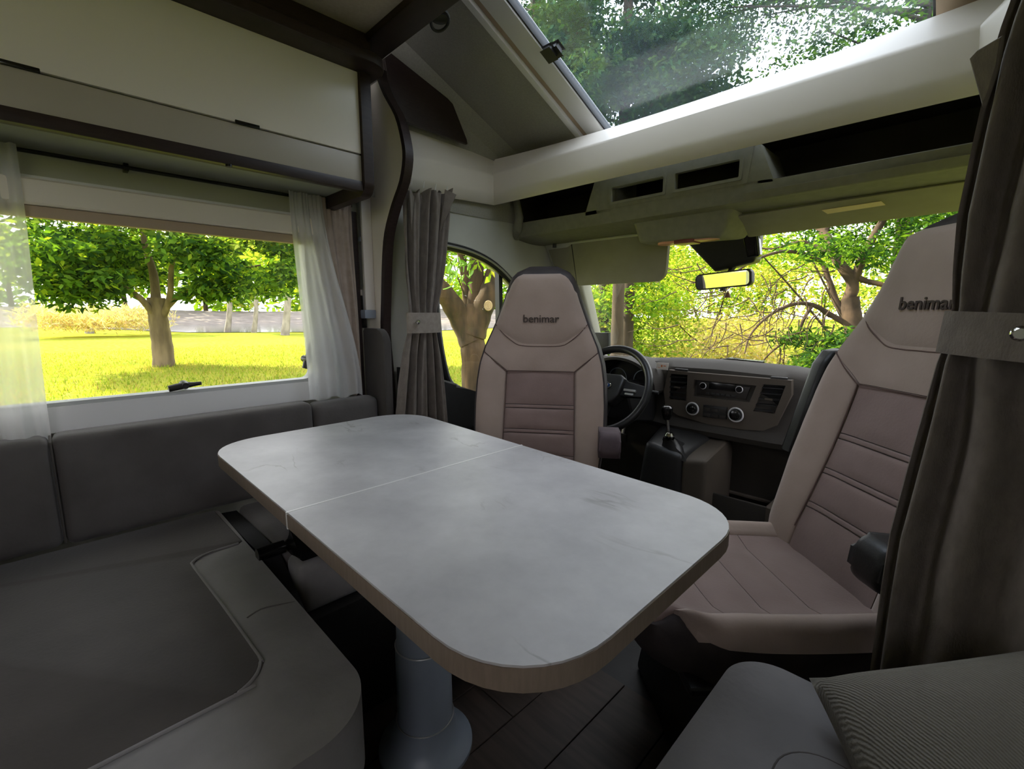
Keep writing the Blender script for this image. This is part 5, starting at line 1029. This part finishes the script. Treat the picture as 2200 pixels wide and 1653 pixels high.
# trees between forked tree and windscreen
for (u, d, v0, rr, txt) in ((1292, 16, 745, 0.22, 'slim grey tree behind the driver seat, left of the brown trunk'), (1345, 14, 750, 0.20, 'straight brown tree between driver seat and windscreen middle'), (1408, 20, 760, 0.10, 'thin pale young tree beside the straight brown trunk')):
    a = PD(u, v0, d); a.z = GZ; top = PD(u + 6, 480, d)
    cr_ = [(tuple(PD(u + rng.uniform(-55, 60), rng.uniform(470, 700), d + rng.uniform(-1, 1.5))), (0.9, 0.9, 0.5), 1) for _ in range(9)]
    tree('roadside_tree', txt, 'tree', a, [a, a.lerp(top, 0.5) + Vector((0.06, 0, 0)), top, top + Vector((0, 0, 3))], bark_p if rr < .15 else bark, [(cr_, 3800, 0.15, YEL + MID, lm)], r=(rr, rr * 0.6))

# --- sprawling tree to the right of the windscreen
DW = 8.2
def Q(u, v, d=DW): return PD(u, v, d)
a = Q(1850, 900); a.z = GZ
limbs = [
 ([Q(1838, 720), Q(1820, 660), Q(1832, 610), Q(1800, 560), Q(1770, 500, 8.5), Q(1700, 420, 8.8), Q(1640, 330, 9)], 0.10, 0.04),
 ([Q(1830, 690), Q(1800, 655), Q(1780, 600), Q(1760, 560), Q(1690, 540, 8), Q(1620, 560, 7.8), Q(1560, 600, 7.6)], 0.055, 0.012),
 ([Q(1825, 700), Q(1790, 680), Q(1745, 655, 8), Q(1700, 655, 7.8), Q(1650, 680, 7.6), Q(1612, 720, 7.5), Q(1600, 760, 7.4)], 0.045, 0.010),
 ([Q(1745, 655, 8), Q(1725, 690, 7.9), Q(1712, 720, 7.9), Q(1672, 745, 7.8), Q(1640, 775, 7.8), Q(1625, 810, 7.8)], 0.028, 0.008),
 ([Q(1800, 565), Q(1850, 600), Q(1905, 615), Q(1960, 640), Q(2030, 650)], 0.05, 0.015),
 ([Q(1832, 610), Q(1860, 540), Q(1900, 470), Q(1960, 400), Q(2050, 330)], 0.065, 0.025),
 ([Q(1800, 560), Q(1730, 520, 8.3), Q(1660, 535, 8.3), Q(1620, 530, 8.3)], 0.03, 0.010),
 ([Q(1770, 500, 8.5), Q(1790, 440, 8.6), Q(1780, 380, 8.7), Q(1800, 250, 9)], 0.055, 0.025)]
for _ in range(95):
    u, v = rng.uniform(1450, 1800), rng.uniform(560, 800); d = rng.uniform(7.2, 8.6); P = [Q(u, v, d)]
    a_ = rng.uniform(1.2, 3.2); st = rng.uniform(12, 20)
    for s in range(6):
        a_ += rng.uniform(-.38, .38); u += st * math.cos(a_); v += st * 0.8 * math.sin(a_); d += rng.uniform(-.06, .06); P.append(Q(u, v, d))
        if s == 2: limbs.append(([Q(u, v, d), Q(u + 18 * math.cos(a_ + .7), v + 15 * math.sin(a_ + .7), d), Q(u + 36 * math.cos(a_ + .5), v + 30 * math.sin(a_ + .5), d + .1)], 0.006, 0.002))
    limbs.append((P, 0.010, 0.003))
tw = tree('sprawling_tree', 'sprawling dark tree with arching bare limbs ahead of the windscreen on the right', 'tree', a, [a, Q(1848, 800), Q(1840, 740), Q(1832, 690), Q(1826, 640)], mat('reddish_bark', (0.026, 0.015, 0.009), 0.9, (0.07, 0.042, 0.025), 6, bump=0.8, bscale=18), None, r=(0.15, 0.11), limbs=limbs)
cr_ = [(tuple(Q(rng.uniform(1700, 2120), rng.uniform(400, 560), DW + rng.uniform(-.8, 1.2))), (0.42, 0.42, 0.22), 1) for _ in range(40)] + [(tuple(Q(rng.uniform(1690, 1860), rng.uniform(720, 790), DW - .8 + rng.uniform(-.3, .3))), (0.32, 0.32, 0.16), 1.6) for _ in range(13)]
leaf_cloud('foliage', cr_, 10000, 0.10, MID + DARK, lm, tw, aspect=0.3)
# light undergrowth and bright trees ahead
def thicket(name, label, cat, us, vs, ds, n, size, cols, nb, rad, m=lm, asp=0.45):
    cr_ = [(tuple(PD(rng.uniform(*us), rng.uniform(*vs), rng.uniform(*ds))), rad, 1) for _ in range(nb)]
    a = PD((us[0] + us[1]) / 2, 760, (ds[0] + ds[1]) / 2); a.z = GZ
    c = Vector(np.mean([k[0] for k in cr_], 0)); t = thing(name, label, cat, tuple(a))
    bm = B()
    for k in range(5):
        q = Vector(cr_[k % len(cr_)][0]); branch(bm, [Vector((a.x + rng.uniform(-.5, .5), a.y + rng.uniform(-.5, .5), GZ)), (a * 0.4 + q * 0.6), q], 0.05, 0.015, 7)
    mk('stems', bm, bark, t, smooth=70); leaf_cloud('foliage', cr_, n, size, cols, m, t, aspect=asp); return t
thicket('shrub', 'bright yellow-green bush ahead of the wheel, under the folded visor', 'shrub', (1240, 1480), (620, 760), (15, 21), 15000, 0.13, YEL, 36, (1.1, 1.1, 0.5))
thicket('shrub', 'pale straw and pink undergrowth ahead of the dashboard middle', 'shrub', (1430, 1660), (690, 800), (15, 20), 10000, 0.13, STRAW + YEL2, 30, (1.1, 1.1, 0.4))
thicket('shrub', 'sunlit yellowish bush behind the arching limbs', 'shrub', (1560, 1960), (560, 800), (17, 24), 13000, 0.12, YEL + YEL2 + YEL2 + [(0.3, 0.28, 0.08)], 46, (1.5, 1.5, 0.6))
thicket('shrub', 'light green bush between visor edge and rear-view mirror', 'shrub', (1420, 1640), (480, 680), (18, 24), 10000, 0.13, YEL + YEL2, 40, (1.2, 1.2, 0.6))
thicket('shrub', 'loose grey-green treetops over the right part of the windscreen', 'shrub', (1600, 2100), (380, 560), (15, 22), 9000, 0.13, MID + YEL, 44, (1.2, 1.2, 0.6))
# --- crowns above the roof window
def conifer(label, us, vs, ds, n, nb, cols, rad, size, trunkuv):
    cr_ = [(tuple(PD(rng.uniform(*us), rng.uniform(*vs), rng.uniform(*ds))), rad, 1) for _ in range(nb)]
    u, v = trunkuv; d = sum(ds) / 2; a = PD(u, v, d); top = Vector((a.x * 1.02, a.y * 1.02, a.z + 3)); a0 = Vector((a.x, a.y, GZ))
    limbs = [([Vector((a.x, a.y, c[0][2] - 0.5)), (Vector(c[0]) + Vector((a.x, a.y, c[0][2] - 0.4))) / 2, Vector(c[0])], 0.05, 0.01) for c in cr_[:26]]
    return tree('tall_pine', label, 'tree', a0, [a0, a0.lerp(a, 0.5), a, top], bark, [(cr_, n, size, cols, lmn, None)[:5]], r=(0.16, 0.09), limbs=limbs)
conifer('dense blue-green pine seen through the lower left of the roof window', (1150, 1560), (40, 300), (9.5, 12.5), 52000, 70, PINE, (0.75, 0.75, 0.42), 0.11, (1345, 160))
conifer('tall pine with dark tufts at the top left of the roof window', (1060, 1420), (-260, 110), (10, 14), 16000, 44, PINE + DARK, (0.7, 0.7, 0.42), 0.11, (1150, -50))
conifer('airy olive tree crown at the right of the roof window', (1560, 2080), (-140, 260), (10, 15), 13000, 60, MID + DARK, (0.85, 0.85, 0.45), 0.10, (2000, 30))
conifer('high dark tree crown over the middle of the roof window', (1380, 1760), (-240, 60), (11, 15), 15000, 40, DARK + PINE, (0.75, 0.75, 0.42), 0.10, (2010, -60))
# --- hedge out of view, added to darken reflections in the driver door window
cr_ = [((5.2 + rng.normal(0, 0.4), 2.6 + 0.30 * k, GZ + 0.5 + 0.85 * z_), (0.8, 0.6, 0.7), 1) for k in range(36) for z_ in range(7)]
hd = thing('reflection_dimming_hedge', 'dark hedge added out of view on the entrance side to dim window reflections', 'hedge', (5.2, 7, GZ)); bm = B()
for k in range(8): branch(bm, [(5.2, 2.8 + 1.3 * k, GZ), (5.25, 2.8 + 1.3 * k, 1.2), (5.2, 2.9 + 1.3 * k, 3.2)], 0.05, 0.02, 8)
mk('stems', bm, bark, hd); leaf_cloud('foliage', cr_, 52000, 0.24, DARK, lm, hd)
# --- tree at the rear of the van, outside the picture: its shade falls on van and near lawn
cr_ = [((-7.5 + rng.normal(0, 1.7), -2.4 + rng.normal(0, 1.5), 5.3 + rng.normal(0, 1.0)), (1.3, 1.3, 0.9), 1) for _ in range(44)]
tree('shade_tree', 'leafy tree behind the van that shades it', 'tree', (-7.5, -3.6, GZ), [(-7.5, -3.6, GZ), (-7.4, -3.6, 2), (-7.5, -3.7, 4.5)], bark, [(cr_, 30000, 0.25, MID, lm)], r=(0.25, 0.15))
